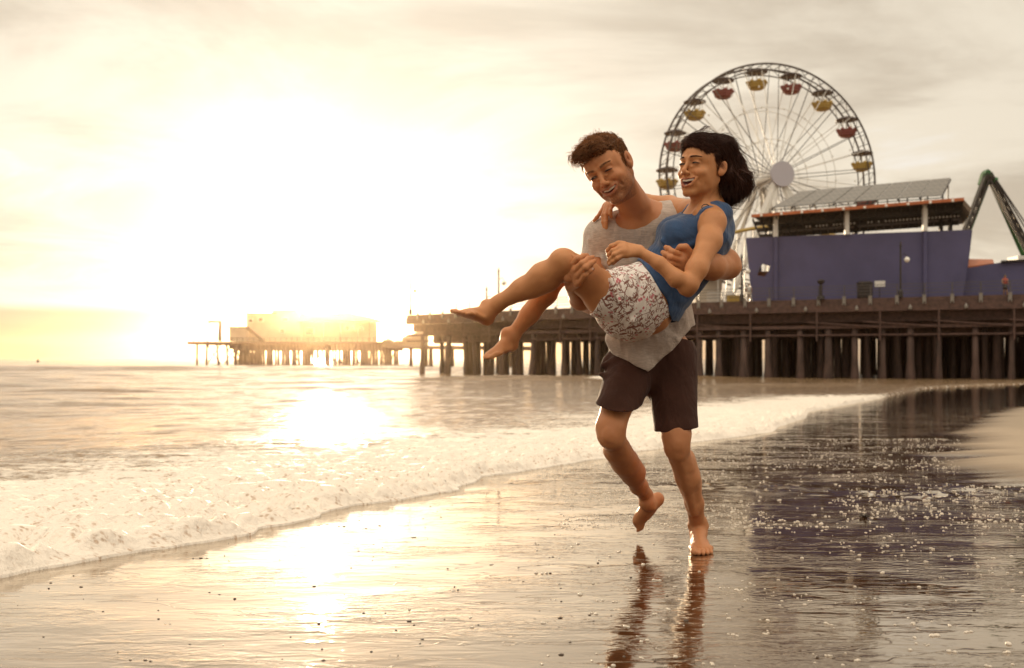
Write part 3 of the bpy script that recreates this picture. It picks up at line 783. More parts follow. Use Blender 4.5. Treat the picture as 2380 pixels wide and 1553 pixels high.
for i in range(18):
    adeg = -3 + 20 * i
    if 200 < adeg < 355: continue        # below the roof line, hidden in the photo
    a = math.radians(adeg); c = ring(RW - .45, a, 0)
    g = MB(); mt = M_yellow if i % 2 == 1 else M_red
    tub = MB(); tub.lathe(c + [0, 0, -2.35], [(.25, 0), (.75, .12), (1.12, .55), (1.12, .75), (1.2, .80), (1.2, .9), (1.05, .9), (1.02, .3)], 8)
    for k in range(8):
        b0 = 2 * math.pi * k / 8; tub.ball(c + [1.05 * math.cos(b0), 1.05 * math.sin(b0), -1.45], .26, 6, 4, (1, 1, .8))
    tb = tub.build('gondola', mt, wheel)
    MB().lathe(c + [0, 0, -.18], [(1.28, -.10), (1.30, .0), (.95, .18), (.35, .36), (.05, .46)], 12).build('gondola_canopy', M_can, tb)
    mb = MB(); mb.tube([c + [0, 0, -2.1], c + [0, 0, .1]], .06, 6)
    for k in range(4):
        b0 = math.pi / 4 + math.pi / 2 * k; mb.tube([c + [1.0 * math.cos(b0), 1.0 * math.sin(b0), -1.5], c + [1.0 * math.cos(b0), 1.0 * math.sin(b0), -.2]], .035, 4)
    mb.build('gondola_post', M_white, tb)
    MB().ball(c + [.2, -1.0, -1.25], .16, 8, 5).build('gondola_lamp', M_bulb, tb)
# white coaster trestle behind the pavilion
o = empty('roller_coaster', (G(1760, 600)[0], 108, DECK), 'white steel roller coaster trestle glimpsed between the wheel and the pavilion roof', 'roller coaster')
mb = MB(); trk = []
for i in range(26):
    u = i / 25; px = 1640 + u * 470; top = 560 - 26 * math.sin(u * 5) - 20 * u; Yc = 106 + 3 * math.sin(u * 3)
    p = P(px, top, Yc); mb.beam((p[0] - .5, Yc, DECK), p, .14, .14); trk.append(p)
    if i % 2: mb.beam((p[0] - 1.8, Yc, DECK), p, .1, .1)
mb.build('trestle', M_white, o); MB().tube(trk, .22, 6).build('track', M_yellow, o); MB().tube([p + [0, 1.3, .15] for p in trk], .16, 6).build('track', M_yellow, o)
# stand with tent, white fence and yellow box left of the pavilion
Yt = 97.0
T = lambda px, py, dy=0: P(px, py, Yt + dy)
o = empty('market_tent', (T(1700, 690)[0], Yt, DECK), 'small white peaked tent between the couple and the blue pavilion', 'tent')
MB().lathe((T(1700, 640)[0], Yt, T(1700, 628)[2]), [(1.7, 0), (1.0, .25), (.35, .8), (.05, 1.3)], 8).build('canopy', M_white, o)
for sx in (-1.3, 1.3): MB().beam((T(1700, 0)[0] + sx, Yt, DECK), (T(1700, 0)[0] + sx, Yt, T(0, 628)[2]), .08, .08).build('pole', M_white, o)
o = empty('white_fence', (T(1665, 690)[0], 96, DECK), 'short white picket fence on the pier left of the blue pavilion', 'fence')
mb = MB()
for i in range(30): 
    x = T(1640, 0)[0] + i * .17; mb.beam((x, 96, DECK), (x, 96, DECK + 1.25), .05, .05)
mb.beam((T(1640, 0)[0], 95.93, DECK + 1.1), (T(1640, 0)[0] + 5, 95.93, DECK + 1.1), .06, .06); mb.build('pickets', M_white, o)
o = empty('yellow_crate', (T(1712, 690)[0], 93.5, DECK), 'yellow box standing on the deck below the white tent', 'box'); MB().box((T(1712, 0)[0] - .9, 93.5, DECK), 1.5, .8, .62).build('box_body', M_yellow, o); MB().box((T(1712, 0)[0] - .9, 93.5, DECK + .62), 1.56, .86, .08).build('lid', M_yellow, o)
o = empty('ticket_booth', (T(1650, 690)[0], 99, DECK), 'pale little booth with a peaked roof beside the white fence', 'booth')
MB().box((T(1652, 0)[0], 99, DECK), 2.6, 2.2, 2.6).build('booth_wall', M_tan, o); MB().lathe((T(1652, 0)[0], 99, DECK + 2.6), [(2.1, 0), (1.2, .7), (.1, 1.4)], 4).build('roof', M_roofm, o)
# tiny walkers on the pier
def walker(px, Y, label, cols, hgt=1.72):
    x = (px - CX) / F * Y
    o = empty('person', (x, Y, DECK), label, 'person')
    b_ = MB(); b_.tube([(x - .1, Y, DECK + .05), (x - .08, Y, DECK + .45), (x - .07, Y, DECK + .9)], [.06, .075, .10], 7); b_.tube([(x + .14, Y - .1, DECK + .05), (x + .10, Y - .06, DECK + .45), (x + .06, Y, DECK + .9)], [.06, .075, .10], 7)
    b_.ball((x, Y, DECK + hgt - .12), .115, 9, 7, (.85, .95, 1.1)); b_.tube([(x, Y, DECK + 1.3), (x, Y, DECK + hgt - .16)], .055, 7)
    b_.tube([(x - .2, Y, DECK + 1.38), (x - .27, Y - .05, DECK + 1.1), (x - .3, Y - .25, DECK + 1.0)], [.05, .045, .035], 6); b_.tube([(x + .2, Y, DECK + 1.38), (x + .26, Y, DECK + 1.1), (x + .24, Y - .05, DECK + .85)], [.05, .045, .035], 6)
    b_.build('body', principled('walker_skin', (.32, .17, .10), .6), o, True)
    MB().tube([(x, Y, DECK + .88), (x, Y, DECK + 1.15), (x, Y, DECK + 1.42), (x, Y, DECK + 1.47)], [.17, .16, .21, .10], 9).build('shirt', cols[0], o, True)
    MB().tube([(x, Y, DECK + .55), (x, Y, DECK + .92)], [.19, .17], 9).build('shorts', cols[1], o, True)
    MB().ball((x, Y + .02, DECK + hgt - .07), .118, 9, 6, (.9, 1, .85)).build('hair', M_dark, o, True)
walker(2336, 82.4, 'tiny walker in a reddish top on the pier deck near the right edge', (principled('walker_red', (.35, .07, .05), .8), M_dark))
walker(1741, 92.0, 'tiny figure in a white top at the left foot of the blue pavilion', (M_white, M_tan))

# ---- small breakers' backdrop: far end of the pier, 300 m out
Yf = 300.0
Q = lambda px, py, dy=0: P(px, py, Yf + dy)
DZ = Q(500, 797)[2]
fp = empty('outer_pier', (Q(700, 800)[0], Yf, SEA), 'far golden-lit end of the pier on braced piles under the setting sun', 'pier')
mb = MB(); mb.slab([(Q(435, 0)[0], Yf, DZ - .5), (Q(935, 0)[0], Yf, DZ - .5), (Q(935, 0)[0], Yf + 26, DZ - .5), (Q(440, 0)[0], Yf + 26, DZ - .5)], (0, 0, .9)); mb.build('deck', M_wood, fp)
mb = MB()
mb.beam((Q(530, 0)[0], Yf + 1, DZ - 1.2), (Q(930, 0)[0], Yf + 1, DZ - 1.2), .5, 1.5); mb.beam((Q(530, 0)[0], Yf + 9, DZ - 1.4), (Q(930, 0)[0], Yf + 9, DZ - 1.4), .5, 2.0); mb.build('stringer_beam', M_wood, fp)
px = 457; k = 0
while px < 932 and k < 60:
    x = Q(px, 0)[0]; ln = R_.uniform(-.9, .9) if 480 < px < 560 else R_.uniform(-.3, .3)
    MB().tube([(x + ln, Yf + .5, SEA - 2), (x, Yf + .5, DZ - .4)], .36, 6).build('pile', M_pile, fp)
    px += 23 if px < 530 else R_.uniform(6.5, 10); k += 1
mb = MB()
for a, b_ in ((480, 512), (512, 482), (520, 552), (552, 522)): MB().beam((Q(a, 0)[0], Yf + .4, SEA), (Q(b_, 0)[0], Yf + .4, DZ - .6), .3, .3).build('cross_brace', M_pile, fp)
for i in range(34):
    a = R_.uniform(535, 915); w_ = R_.choice((-10, 10)); mb.beam((Q(a, 0)[0], Yf + 3, SEA), (Q(a + w_, 0)[0], Yf + 3, DZ - .6), .28, .28)
for i in range(90):
    a = R_.uniform(535, 925); dy = R_.uniform(4, 24); mb.beam((Q(a, 0)[0] * (1 + dy / 300), Yf + dy, SEA - 1), (Q(a, 0)[0] * (1 + dy / 300), Yf + dy, DZ - .6), .5, .5)
tag(mb.build('inner_piles', M_pile, fp), kind='stuff')
mb = MB()
for i in range(40):
    x = Q(437 + i * 12.7, 0)[0]; mb.beam((x, Yf, DZ + .4), (x, Yf, DZ + 1.5), .12, .12)
mb.beam((Q(437, 0)[0], Yf, DZ + 1.5), (Q(932, 0)[0], Yf, DZ + 1.5), .12, .12); mb.beam((Q(437, 0)[0], Yf, DZ + .95), (Q(932, 0)[0], Yf, DZ + .95), .08, .08); mb.build('railing', M_dark, fp)
# connecting run of pier between head and near part
cr = empty('pier_walkway', (Q(960, 800)[0], 280, SEA), 'low middle stretch of pier with clutter linking the far head to the near pier', 'pier')
c0, c1 = P(925, 803, 300), P(1012, 804, 230); c2 = P(1240, 806, 215)
for a, b_, in ((c0, c1), (c1, c2)):
    mb = MB(); mb.beam(a - [0, 0, .4], b_ - [0, 0, .4], 7, .9, ); mb.build('deck', M_wood, cr)
for px, Yc in ((957, 275), (992, 245), (1003, 240), (1040, 226), (1052, 226), (1090, 224), (1110, 222), (1135, 220), (1160, 219), (1185, 218)):
    x = (px - CX) / F * Yc; MB().tube([(x, Yc - 2, SEA - 2), (x, Yc - 2, 3.6)], .5, 6).build('pile', M_pile, cr)
for px, Yc, w_, h_ in ((900, 298, 3, 3.5), (925, 292, 4, 2.6), (948, 285, 3.5, 4.6), (975, 262, 4.2, 5.4), (1020, 230, 2.6, 3.2), (1060, 226, 3.4, 2.8), (1092, 224, 2.4, 3.4), (1130, 221, 3, 2.6)):
    x = (px - CX) / F * Yc; h_ *= .75
    mb = MB(); mb.box((x, Yc + 2, 4.0), w_, 3, h_ * .7); mb.lathe((x, Yc + 2, 4.0 + h_ * .7), [(w_ * .6, 0), (w_ * .5, .25), (.2, h_ * .3)], 6); mb.build('kiosk', M_roofm, cr)
# buildings on the pier head
hb = empty('harbour_building', (Q(680, 795)[0], Yf + 6, DZ + .4), 'two-storey building with flat roofs on the far pier head, washed out by the sun', 'building')
def fbox(name, x0, x1, y0, y1, dy, dep, mat, par):
    a, b_ = Q(x0, y0, dy), Q(x1, y1, dy); mb = MB(); zb_, zt_ = sorted((a[2], b_[2])); mb.box(((a[0] + b_[0]) / 2, Yf + dy + dep / 2, zb_), abs(b_[0] - a[0]), dep, zt_ - zb_); return mb.build(name, mat, par)
fbox('wall', 573, 700, 793, 730, 5, 14, M_tan, hb); fbox('wall', 700, 862, 793, 748, 6, 14, M_tan, hb)
fbox('roof', 568, 640, 730, 727, 4, 16, M_roofm, hb); fbox('upper_storey', 632, 690, 730, 722, 6, 10, M_tan, hb); fbox('roof', 630, 692, 722, 720, 5, 12, M_roofm, hb)
mb = MB(); mb.slab([Q(690, 748, 3), Q(884, 746, 3), Q(862, 738, 3), Q(815, 727, 3), Q(700, 729, 3)], (0, 16, 0)); mb.build('gable_roof', M_roofm, hb)
for x0, x1, y0, y1 in ((600, 612, 748, 738), (577, 588, 750, 741), (655, 670, 746, 738), (650, 662, 775, 764), (710, 730, 778, 762), (800, 812, 768, 756), (815, 826, 768, 756), (835, 845, 768, 756)):
    fr = fbox('window', x0, x1, y0, y1, 4.75, .3, M_white, hb); fbox('pane', x0 + 1.5, x1 - 1.5, y0 - 1.2, y1 + 1.2, 4.6, .12, M_glass, fr)
for px in (750, 790, 830, 858): fbox('veranda_post', px, px + 1.6, 793, 748, 3.6, .3, M_dark, hb)
st = empty('boat_shed', (Q(552, 795)[0], Yf + 3, DZ + .4), 'low hut with an outside stair left of the harbour building on the far pier', 'hut')
fbox('wall', 533, 573, 793, 762, 3, 7, M_tan, st); fbox('roof', 531, 575, 762, 759, 2.6, 8, M_roofm, st)
mb = MB(); mb.beam(Q(574, 762, 1.5), Q(614, 794, 1.5), .9, .7, (0, 1, 0)); mb.build('stair', M_dark, st)
ho = empty('boat_hoist', (Q(510, 795)[0], Yf + 2, DZ + .4), 'dark davit crane with its arm pointing left at the far pier head', 'crane')
p0, p1, p2 = Q(511, 793, 2), Q(512, 748, 2), Q(484, 748, 2)
MB().tube([p0, p1], [.62, .5], 8).build('mast', M_dark, ho); MB().beam(p1 + [.4, 0, 0], p2, .5, .7).build('arm', M_dark, ho); MB().tube([p2 + [.3, 0, 0], p2 + [.3, 0, -.9]], .16, 6).build('hook', M_dark, ho)
for px, top, lab in ((463, 770, 'leftmost thin flagpole on the far pier head'), (668, 655, 'tall thin mast rising above the harbour building')):
    x = Q(px, 0)[0]; o = empty('flagpole', (x, Yf + 8, DZ + .4), lab, 'pole'); MB().lathe((x, Yf + 8, DZ + .4), [(.2, 0), (.16, .5), (.07, Q(0, top)[2] - DZ - .6), (.02, Q(0, top)[2] - DZ - .4)], 6).build('shaft', M_dark, o)
for k, (px, w_) in enumerate(((88, 1.2), (627, 1.0))):
    Yb = 420; x = (px - CX) / F * Yb; o = empty('buoy', (x, Yb, SEA), ('dark buoy on the horizon near the left edge', 'small dark buoy on the sea in front of the far pier head')[k], 'buoy'); MB().lathe((x, Yb, SEA - .3), [(w_ * .6, 0), (w_ * .7, .5), (w_ * .3, 1.2), (.08, 2.0)], 8).build('float', M_dark, o)
# rocks / stones of the shore seen under the pier are left to the dark piles
# ---------------------------------------------------------------- air
hz = MB(); hz.hexa([(-1700, -80, -5.5), (1700, -80, -5.5), (1700, 2300, -5.5), (-1700, 2300, -5.5), (-1700, -80, 46), (1700, -80, 46), (1700, 2300, 46), (-1700, 2300, 46)])
m = bpy.data.materials.new('haze_air'); m.use_nodes = True; t = m.node_tree; t.nodes.remove(t.nodes['Principled BSDF'])
vol = N(t, 'ShaderNodeVolumePrincipled'); vol.inputs['Color'].default_value = (1.0, .72, .46, 1); vol.inputs['Density'].default_value = HAZE; vol.inputs['Anisotropy'].default_value = 0.92
L(t, vol.outputs[0], t.nodes['Material Output'].inputs['Volume'])
if HAZE > 0:
    hzo = hz.build('haze', m); tag(hzo, 'warm evening sea haze', 'haze', kind='stuff')
# ---------------------------------------------------------------- sculpting: distance fields on a grid, one surface per body
def V(*a): return np.array(a, float)
def unit(v): v = np.array(v, float); return v / np.linalg.norm(v)

class Field:
    def __init__(s, lo, hi, h):
        s.lo = np.array(lo, float); s.h = h
        s.n = np.ceil((np.array(hi, float) - s.lo) / h).astype(int) + 1
        s.d = np.full(tuple(s.n), 0.06, np.float32)
        s.ax = [(s.lo[i] + h * np.arange(s.n[i])).astype(np.float32) for i in range(3)]
    def win(s, lo, hi, m):
        a = np.clip(np.floor((np.array(lo) - m - s.lo) / s.h).astype(int), 0, s.n); b = np.clip(np.ceil((np.array(hi) + m - s.lo) / s.h).astype(int) + 1, 0, s.n)
        return tuple(slice(a[i], b[i]) for i in range(3))
    def pts(s, w):
        return (s.ax[0][w[0]][:, None, None], s.ax[1][w[1]][None, :, None], s.ax[2][w[2]][None, None, :])
    def put(s, fn, lo, hi, k, op):
        m = k + 3 * s.h; w = s.win(lo, hi, m)
        if any(q.stop <= q.start for q in w): return
        x, y, z = s.pts(w); v = fn(x, y, z).astype(np.float32); d = s.d[w]
        if op == 'add':
            if k > 0:
                hh = np.maximum(k - np.abs(d - v), 0) / k; s.d[w] = np.minimum(d, v) - hh * hh * k * 0.25
            else: s.d[w] = np.minimum(d, v)
        elif op == 'sub':
            v = -v; hh = np.maximum(k - np.abs(d - v), 0) / max(k, 1e-6); s.d[w] = np.maximum(d, v) + hh * hh * k * 0.25
    def cone(s, a, b, ra, rb, k=.01, flat=None, op='add'):
        """round cone from a to b; flat=(direction, ratio) squeezes it along a direction"""
        a = np.array(a, float); b = np.array(b, float); ab = b - a; l2 = float(ab @ ab) + 1e-12
        if flat is not None: fw = unit(flat[0]); fr = 1 / flat[1] - 1
        def fn(x, y, z):
            px, py, pz = x - a[0], y - a[1], z - a[2]
            t = np.clip((px * ab[0] + py * ab[1] + pz * ab[2]) / l2, 0, 1)
            qx, qy, qz = px - t * ab[0], py - t * ab[1], pz - t * ab[2]
            if flat is not None:
                dd = (qx * fw[0] + qy * fw[1] + qz * fw[2]) * fr
                qx = qx + fw[0] * dd; qy = qy + fw[1] * dd; qz = qz + fw[2] * dd
            r = ra + (rb - ra) * t; L_ = np.sqrt(qx * qx + qy * qy + qz * qz)
            v = L_ - r
            return v * (flat[1] if flat is not None and flat[1] < 1 else 1)
        R = max(ra, rb)
        s.put(fn, np.minimum(a, b) - R, np.maximum(a, b) + R, k, op)
    def chain(s, pts, rs, k=.01, flat=None, op='add', kk=None):
        for i in range(len(pts) - 1): s.cone(pts[i], pts[i + 1], rs[i], rs[i + 1], k if i == 0 or kk is None else kk, flat, op)
    def ell(s, c, R, r, k=.01, op='add'):
        """ellipsoid; columns of R are its axes"""
        c = np.array(c, float); R = np.array(R, float); r = np.array(r, float); mr = float(min(r))
        def fn(x, y, z):
            px, py, pz = x - c[0], y - c[1], z - c[2]
            k0 = 0; k1 = 0
            for i in range(3):
                q = (px * R[0, i] + py * R[1, i] + pz * R[2, i]) / r[i]; k0 = k0 + q * q; k1 = k1 + (q / r[i]) ** 2
            k0 = np.sqrt(k0); k1 = np.sqrt(k1) + 1e-9
            return k0 * (k0 - 1) / k1
        e = np.sqrt(((R * r) ** 2).sum(1)); s.put(fn, c - e, c + e, k, op)
    def half(s, p, n, k=.004, lo=None, hi=None):
        """cut away the side of the plane the normal points to"""
        p = np.array(p, float); n = unit(n)
        e = s.lo + s.h * (s.n - 1)
        s.put(lambda x, y, z: -((x - p[0]) * n[0] + (y - p[1]) * n[1] + (z - p[2]) * n[2]), s.lo if lo is None else lo, e if hi is None else hi, k, 'sub')
    def mesh(s):
        d = s.d; ins = d < 0
        c = np.zeros(tuple(s.n - 1), np.uint8)
        for dx in (0, 1):
            for dy in (0, 1):
                for dz in (0, 1): c += ins[dx:s.n[0] - 1 + dx, dy:s.n[1] - 1 + dy, dz:s.n[2] - 1 + dz]
        act = (c > 0) & (c < 8); idx = np.argwhere(act)
        n1 = s.n - 1; lin = (idx[:, 0] * n1[1] + idx[:, 1]) * n1[2] + idx[:, 2]
        cor = np.array([[i, j, k] for i in (0, 1) for j in (0, 1) for k in (0, 1)])
        val = np.stack([d[idx[:, 0] + q[0], idx[:, 1] + q[1], idx[:, 2] + q[2]] for q in cor], 1)
        acc = np.zeros((len(idx), 3)); cn = np.zeros(len(idx))
        for a in range(8):
            for b in range(a + 1, 8):
                if np.abs(cor[a] - cor[b]).sum() != 1: continue
                va, vb = val[:, a], val[:, b]; mk = (va < 0) != (vb < 0)
                t = np.where(mk, va / np.where(mk, va - vb, 1), 0)[:, None]
                acc += np.where(mk[:, None], cor[a] + t * (cor[b] - cor[a]), 0); cn += mk
        verts = s.lo + s.h * (idx + acc / cn[:, None])
        faces = []
        for axis in range(3):
            u, v = [(1, 2), (2, 0), (0, 1)][axis]
            sl0 = [slice(0, s.n[i]) for i in range(3)]; sl1 = [slice(0, s.n[i]) for i in range(3)]
            sl0[axis] = slice(0, s.n[axis] - 1); sl1[axis] = slice(1, s.n[axis])
            a_in = ins[tuple(sl0)]; b_in = ins[tuple(sl1)]
            e = np.argwhere(a_in != b_in); e = e[(e[:, u] > 0) & (e[:, v] > 0) & (e[:, u] < n1[u]) & (e[:, v] < n1[v])]
            fl = a_in[e[:, 0], e[:, 1], e[:, 2]]
            q = []
            for du, dv in ((-1, -1), (0, -1), (0, 0), (-1, 0)):
                g = e.copy(); g[:, u] += du; g[:, v] += dv
                q.append(np.searchsorted(lin, (g[:, 0] * n1[1] + g[:, 1]) * n1[2] + g[:, 2]))
            q = np.stack(q, 1); q[~fl] = q[~fl][:, ::-1]; faces.append(q)
        return verts, np.concatenate(faces)

def normals_of(verts, faces):
    a = verts[faces[:, 2]] - verts[faces[:, 0]]; b = verts[faces[:, 3]] - verts[faces[:, 1]]
    n = np.cross(a, b); vn = np.zeros_like(verts)
    for k in range(4): np.add.at(vn, faces[:, k], n)
    return vn / (np.linalg.norm(vn, axis=1)[:, None] + 1e-12)

def relax(verts, faces, it=1, w=0.5):
    for _ in range(it):
        s_ = np.zeros_like(verts); c = np.zeros(len(verts))
        for a, b in ((0, 1), (1, 2), (2, 3), (3, 0)):
            np.add.at(s_, faces[:, a], verts[faces[:, b]]); np.add.at(s_, faces[:, b], verts[faces[:, a]])
            np.add.at(c, faces[:, a], 1); np.add.at(c, faces[:, b], 1)
        verts = verts * (1 - w) + w * s_ / np.maximum(c, 1)[:, None]
    return verts

def body_mesh(name, field, mat, parent, colfn=None, dispfn=None, it=1):
    v, f = field.mesh(); v = relax(v, f, it, .5)
    if dispfn is not None:
        n = normals_of(v, f); v = v + n * dispfn(v, n)[:, None]
    if colfn is not None: col = colfn(v)
    o = mesh_obj(name, v, f, mat, parent, True)
    if colfn is not None and len(o.data.vertices) == len(v):
        a = o.data.color_attributes.new('tint', 'FLOAT_COLOR', 'POINT')
        a.data.foreach_set('color', np.concatenate([col, np.ones((len(v), 1))], 1).astype(np.float32).ravel())
    return o

def near(v, p, r): return np.clip(1 - np.linalg.norm(v - np.array(p), axis=1) / r, 0, 1)
def near_line(v, pts, r):
    best = np.zeros(len(v))
    for a, b in zip(pts[:-1], pts[1:]):
        a = np.array(a); b = np.array(b); ab = b - a; t = np.clip(((v - a) @ ab) / (ab @ ab), 0, 1)
        best = np.maximum(best, np.clip(1 - np.linalg.norm(v - a - t[:, None] * ab, axis=1) / r, 0, 1))
    return best

def rotx(a): c, s_ = math.cos(a), math.sin(a); return np.array([[1, 0, 0], [0, c, -s_], [0, s_, c]])
def roty(a): c, s_ = math.cos(a), math.sin(a); return np.array([[c, 0, s_], [0, 1, 0], [-s_, 0, c]])
def rotz(a): c, s_ = math.cos(a), math.sin(a); return np.array([[c, -s_, 0], [s_, c, 0], [0, 0, 1]])

class Head:
    """local frame: x towards the viewer's right when the face looks at the viewer, y into the head, z up"""
    def __init__(s, o, yaw, pitch, roll, sc_):
        s.o = np.array(o, float); s.k = sc_
        s.R = roty(math.radians(roll)) @ rotz(-math.radians(yaw)) @ rotx(math.radians(pitch))
    def w(s, x, y, z): return s.o + s.R @ (np.array([x, y, z]) * s.k)
    def loc(s, v): return ((v - s.o) @ s.R) / s.k

def sculpt_head(Fd, h, female=False, mouth=.006):
    k = h.k; R = h.R; I = R
    E = lambda c, r, kk=.008, op='add', rot=None: Fd.ell(h.w(*c), R if rot is None else R @ rot, np.array(r) * k, kk * k, op)
    Cn = lambda a, b, ra, rb, kk=.008, op='add', flat=None: Fd.cone(h.w(*a), h.w(*b), ra * k, rb * k, kk * k, None if flat is None else (R @ np.array(flat[0], float), flat[1]), op)
    jw = .84 if female else 1.0
    E((0, .020, .035), (.075, .092, .082), .01)                 # cranium
    E((0, -.030, .028), (.064, .056, .062), .02)                # forehead
    E((0, -.030, -.030), (.060 * jw, .056, .070), .02)          # mid face
    for s_ in (-1, 1):
        Cn((s_ * .054 * jw, .010, -.050), (s_ * .047 * jw, -.012, -.078), .018, .016, .02)
        Cn((s_ * .047 * jw, -.012, -.078), (s_ * .013, -.066, -.106), .016, .014, .015)
        E((s_ * .038, -.060, -.032), (.024, .021, .020), .016)  # cheek, pushed up by the smile
        E((s_ * .040 * jw, -.040, -.066), (.018, .028, .026), .02)
        E((s_ * .062, -.016, .012), (.010, .028, .033), .015)     # temple
        Cn((s_ * .012, -.0845, .021), (s_ * .044, -.068, .021), .0085, .008, .010)   # brow ridge
        E((s_ * .031, -.090, .001), (.0185, .012, .0095), .008, 'sub')             # socket
        E((s_ * .0315, -.0735, .000), (.0150, .0125, .0120), .004)                # lids over the eyeball
        Cn((s_ * .017, -.083, -.0125), (s_ * .043, -.073, -.0105), .0035, .003, .006)   # pouch under a smiling eye
        fp_ = [(s_ * .019, -.0905, -.038), (s_ * .032, -.0815, -.046), (s_ * .042, -.0715, -.058), (s_ * .045, -.0640, -.072)]
        for a, b in zip(fp_[:-1], fp_[1:]): Cn(a, b, .0022, .0022, .010, 'sub')   # smile fold
        E((s_ * .0120, -.0965, -.0375), (.0078, .0100, .0070), .005)               # nostril wing
        # ear
        E((s_ * .050, -.018, -.036), (.017, .030, .034), .02)
        if not female and s_ < 0: ex = -.006
        else: ex = 0
        rt = rotz(-s_ * math.radians(24)) @ rotx(math.radians(-10))
        fe = .86 if female else 1.0; E((s_ * .0835 - ex, .018, -.006), (.0060, .0185 * fe, .032 * fe), .004, rot=rt)
        E((s_ * .0790 - ex, .012, -.024), (.0085, .0110, .014), .006, rot=rt)
        E((s_ * .0905, .012, .001), (.0060, .0115 * fe, .0205 * fe), .002, 'sub', rt); E((s_ * .0875, .010, -.004), (.0065, .0060, .010), .002, 'sub', rt); E((s_ * .0865, .016, .002), (.0030, .0030, .017), .002, rot=rt)
    E((0, -.064, -.100), (.019, .018, .016), .014)              # chin
    E((0, -.030, -.085), (.040, .040, .026), .02)
    Cn((0, -.080, .014), (0, -.104, -.026), .0078 if female else .0088, .0085, .008)    # nose bridge
    nr = .0088 if female else .0105; E((0, -.1060, -.0315), (nr, nr, .0090), .006)
    E((0, -.0995, -.0400), (.0075, .0110, .0050), .004)
    for s_ in (-1, 1): E((s_ * .0065, -.1035, -.0435), (.0036, .0055, .0034), .002, 'sub')
    E((0, -.070, -.066), (.031, .0225, .026), .014)             # muzzle
    # lips: a broad open smile, then the opening carved out
    ptsU = [(-.0375, -.0690, -.0520), (-.019, -.0865, -.0582), (0, -.0930, -.0590), (.019, -.0865, -.0582), (.0375, -.0690, -.0520)]
    dz = mouth * 2.0
    ptsL = [(-.0375, -.0690, -.0525), (-.019, -.0845, -.0632 - dz), (0, -.0905, -.0672 - dz), (.019, -.0845, -.0632 - dz), (.0375, -.0690, -.0525)]
    for a, b in zip(ptsU[:-1], ptsU[1:]): Cn(a, b, .0040, .0040, .004)
    for a, b in zip(ptsL[:-1], ptsL[1:]): Cn(a, b, .0050, .0050, .004)
    zc = -.0625 - dz / 2
    cp = [(-.0310, -.0755, -.0545), (-.0160, -.0872, -.0595 - dz * .38), (0, -.0915, zc), (.0160, -.0872, -.0595 - dz * .38), (.0310, -.0755, -.0545)]; cr = [.0020, mouth * .85 + .0018, mouth + .0024, mouth * .85 + .0018, .0020]
    for i in range(4): Cn(cp[i], cp[i + 1], cr[i], cr[i + 1], .0015, 'sub')
    s_ = None
    h.lipU, h.lipL, h.zc, h.mouth = ptsU, ptsL, zc, mouth

def head_tint(h, v, base, lip, stub=None, blush=None):
    q = h.loc(v); col = np.tile(np.array(base), (len(v), 1)).astype(float)
    def mixin(wt, c): 
        nonlocal col; col = col * (1 - wt[:, None]) + np.array(c) * wt[:, None]
    inhead = (q[:, 2] > -.14) & (q[:, 1] < .03) & (np.abs(q[:, 0]) < .09) & (q[:, 2] < .12) & (q[:, 1] > -.14)
    if blush is not None:
        for s_ in (-1, 1): mixin(.35 * np.clip(1 - np.linalg.norm((q - np.array([s_ * .040, -.072, -.032])) / [.026, .03, .022], axis=1), 0, 1), blush)
        mixin(.35 * np.clip(1 - np.linalg.norm(q - np.array([0, -.115, -.033]), axis=1) / .018, 0, 1), blush)
        for s_ in (-1, 1): mixin(.5 * np.clip(1 - np.linalg.norm((q - np.array([s_ * .08, .015, 0])) / [.02, .03, .04], axis=1), 0, 1), blush)
    if stub is not None:
        jaw = np.clip((-.030 - q[:, 2]) / .03, 0, 1) * np.clip((.035 - q[:, 1]) / .02, 0, 1) * (q[:, 2] > -.135) * (np.abs(q[:, 0]) < .085)
        cheek = np.clip(1 - np.linalg.norm((q - np.array([0, -.09, -.02])) / [.06, .06, .034], axis=1) * .7, 0, 1)
        side = np.clip((np.abs(q[:, 0]) - .045) / .01, 0, 1) * np.clip((.02 - q[:, 2]) / .02, 0, 1) * np.clip((q[:, 1] + .035) / .02, 0, 1) * np.clip((.012 - q[:, 1]) / .01, 0, 1) * (q[:, 2] > -.12)
        n_ = .75 + .35 * vnoise(v * 260, 3)
        mixin(np.clip(.62 * np.maximum(jaw - cheek * 1.1, side) * n_, 0, .8), stub)
        mixin(np.clip(.35 * np.clip(1 - np.linalg.norm((q - np.array([0, -.093, -.050])) / [.024, .012, .0075], axis=1), 0, 1) * 1.6, 0, .5) * n_, stub)
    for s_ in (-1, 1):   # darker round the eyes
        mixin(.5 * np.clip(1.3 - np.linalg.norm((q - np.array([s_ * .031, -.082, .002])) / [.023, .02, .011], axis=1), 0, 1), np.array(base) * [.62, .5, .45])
    lw = np.maximum(near_line(q, h.lipU, .0055), near_line(q, h.lipL, .0065)); mixin(np.clip(lw * 3.0, 0, 1) * inhead, lip)
    inn = np.linalg.norm((q - np.array([0, -.080, h.zc])) / [.031, .014, h.mouth + .0035], axis=1); mixin((inn < 1.0) * (q[:, 1] > -.0858 + 12 * q[:, 0] ** 2) * inhead * 1.0, (.10, .015, .012))
    for s_ in (-1, 1): mixin(.65 * np.clip(1.2 - np.linalg.norm((q - np.array([s_ * .0865, .011, .000])) / [.010, .009, .017], axis=1), 0, 1), np.array(base) * [.5, .36, .3])  # shade inside the ear bowl, painted into the skin tint
    return col

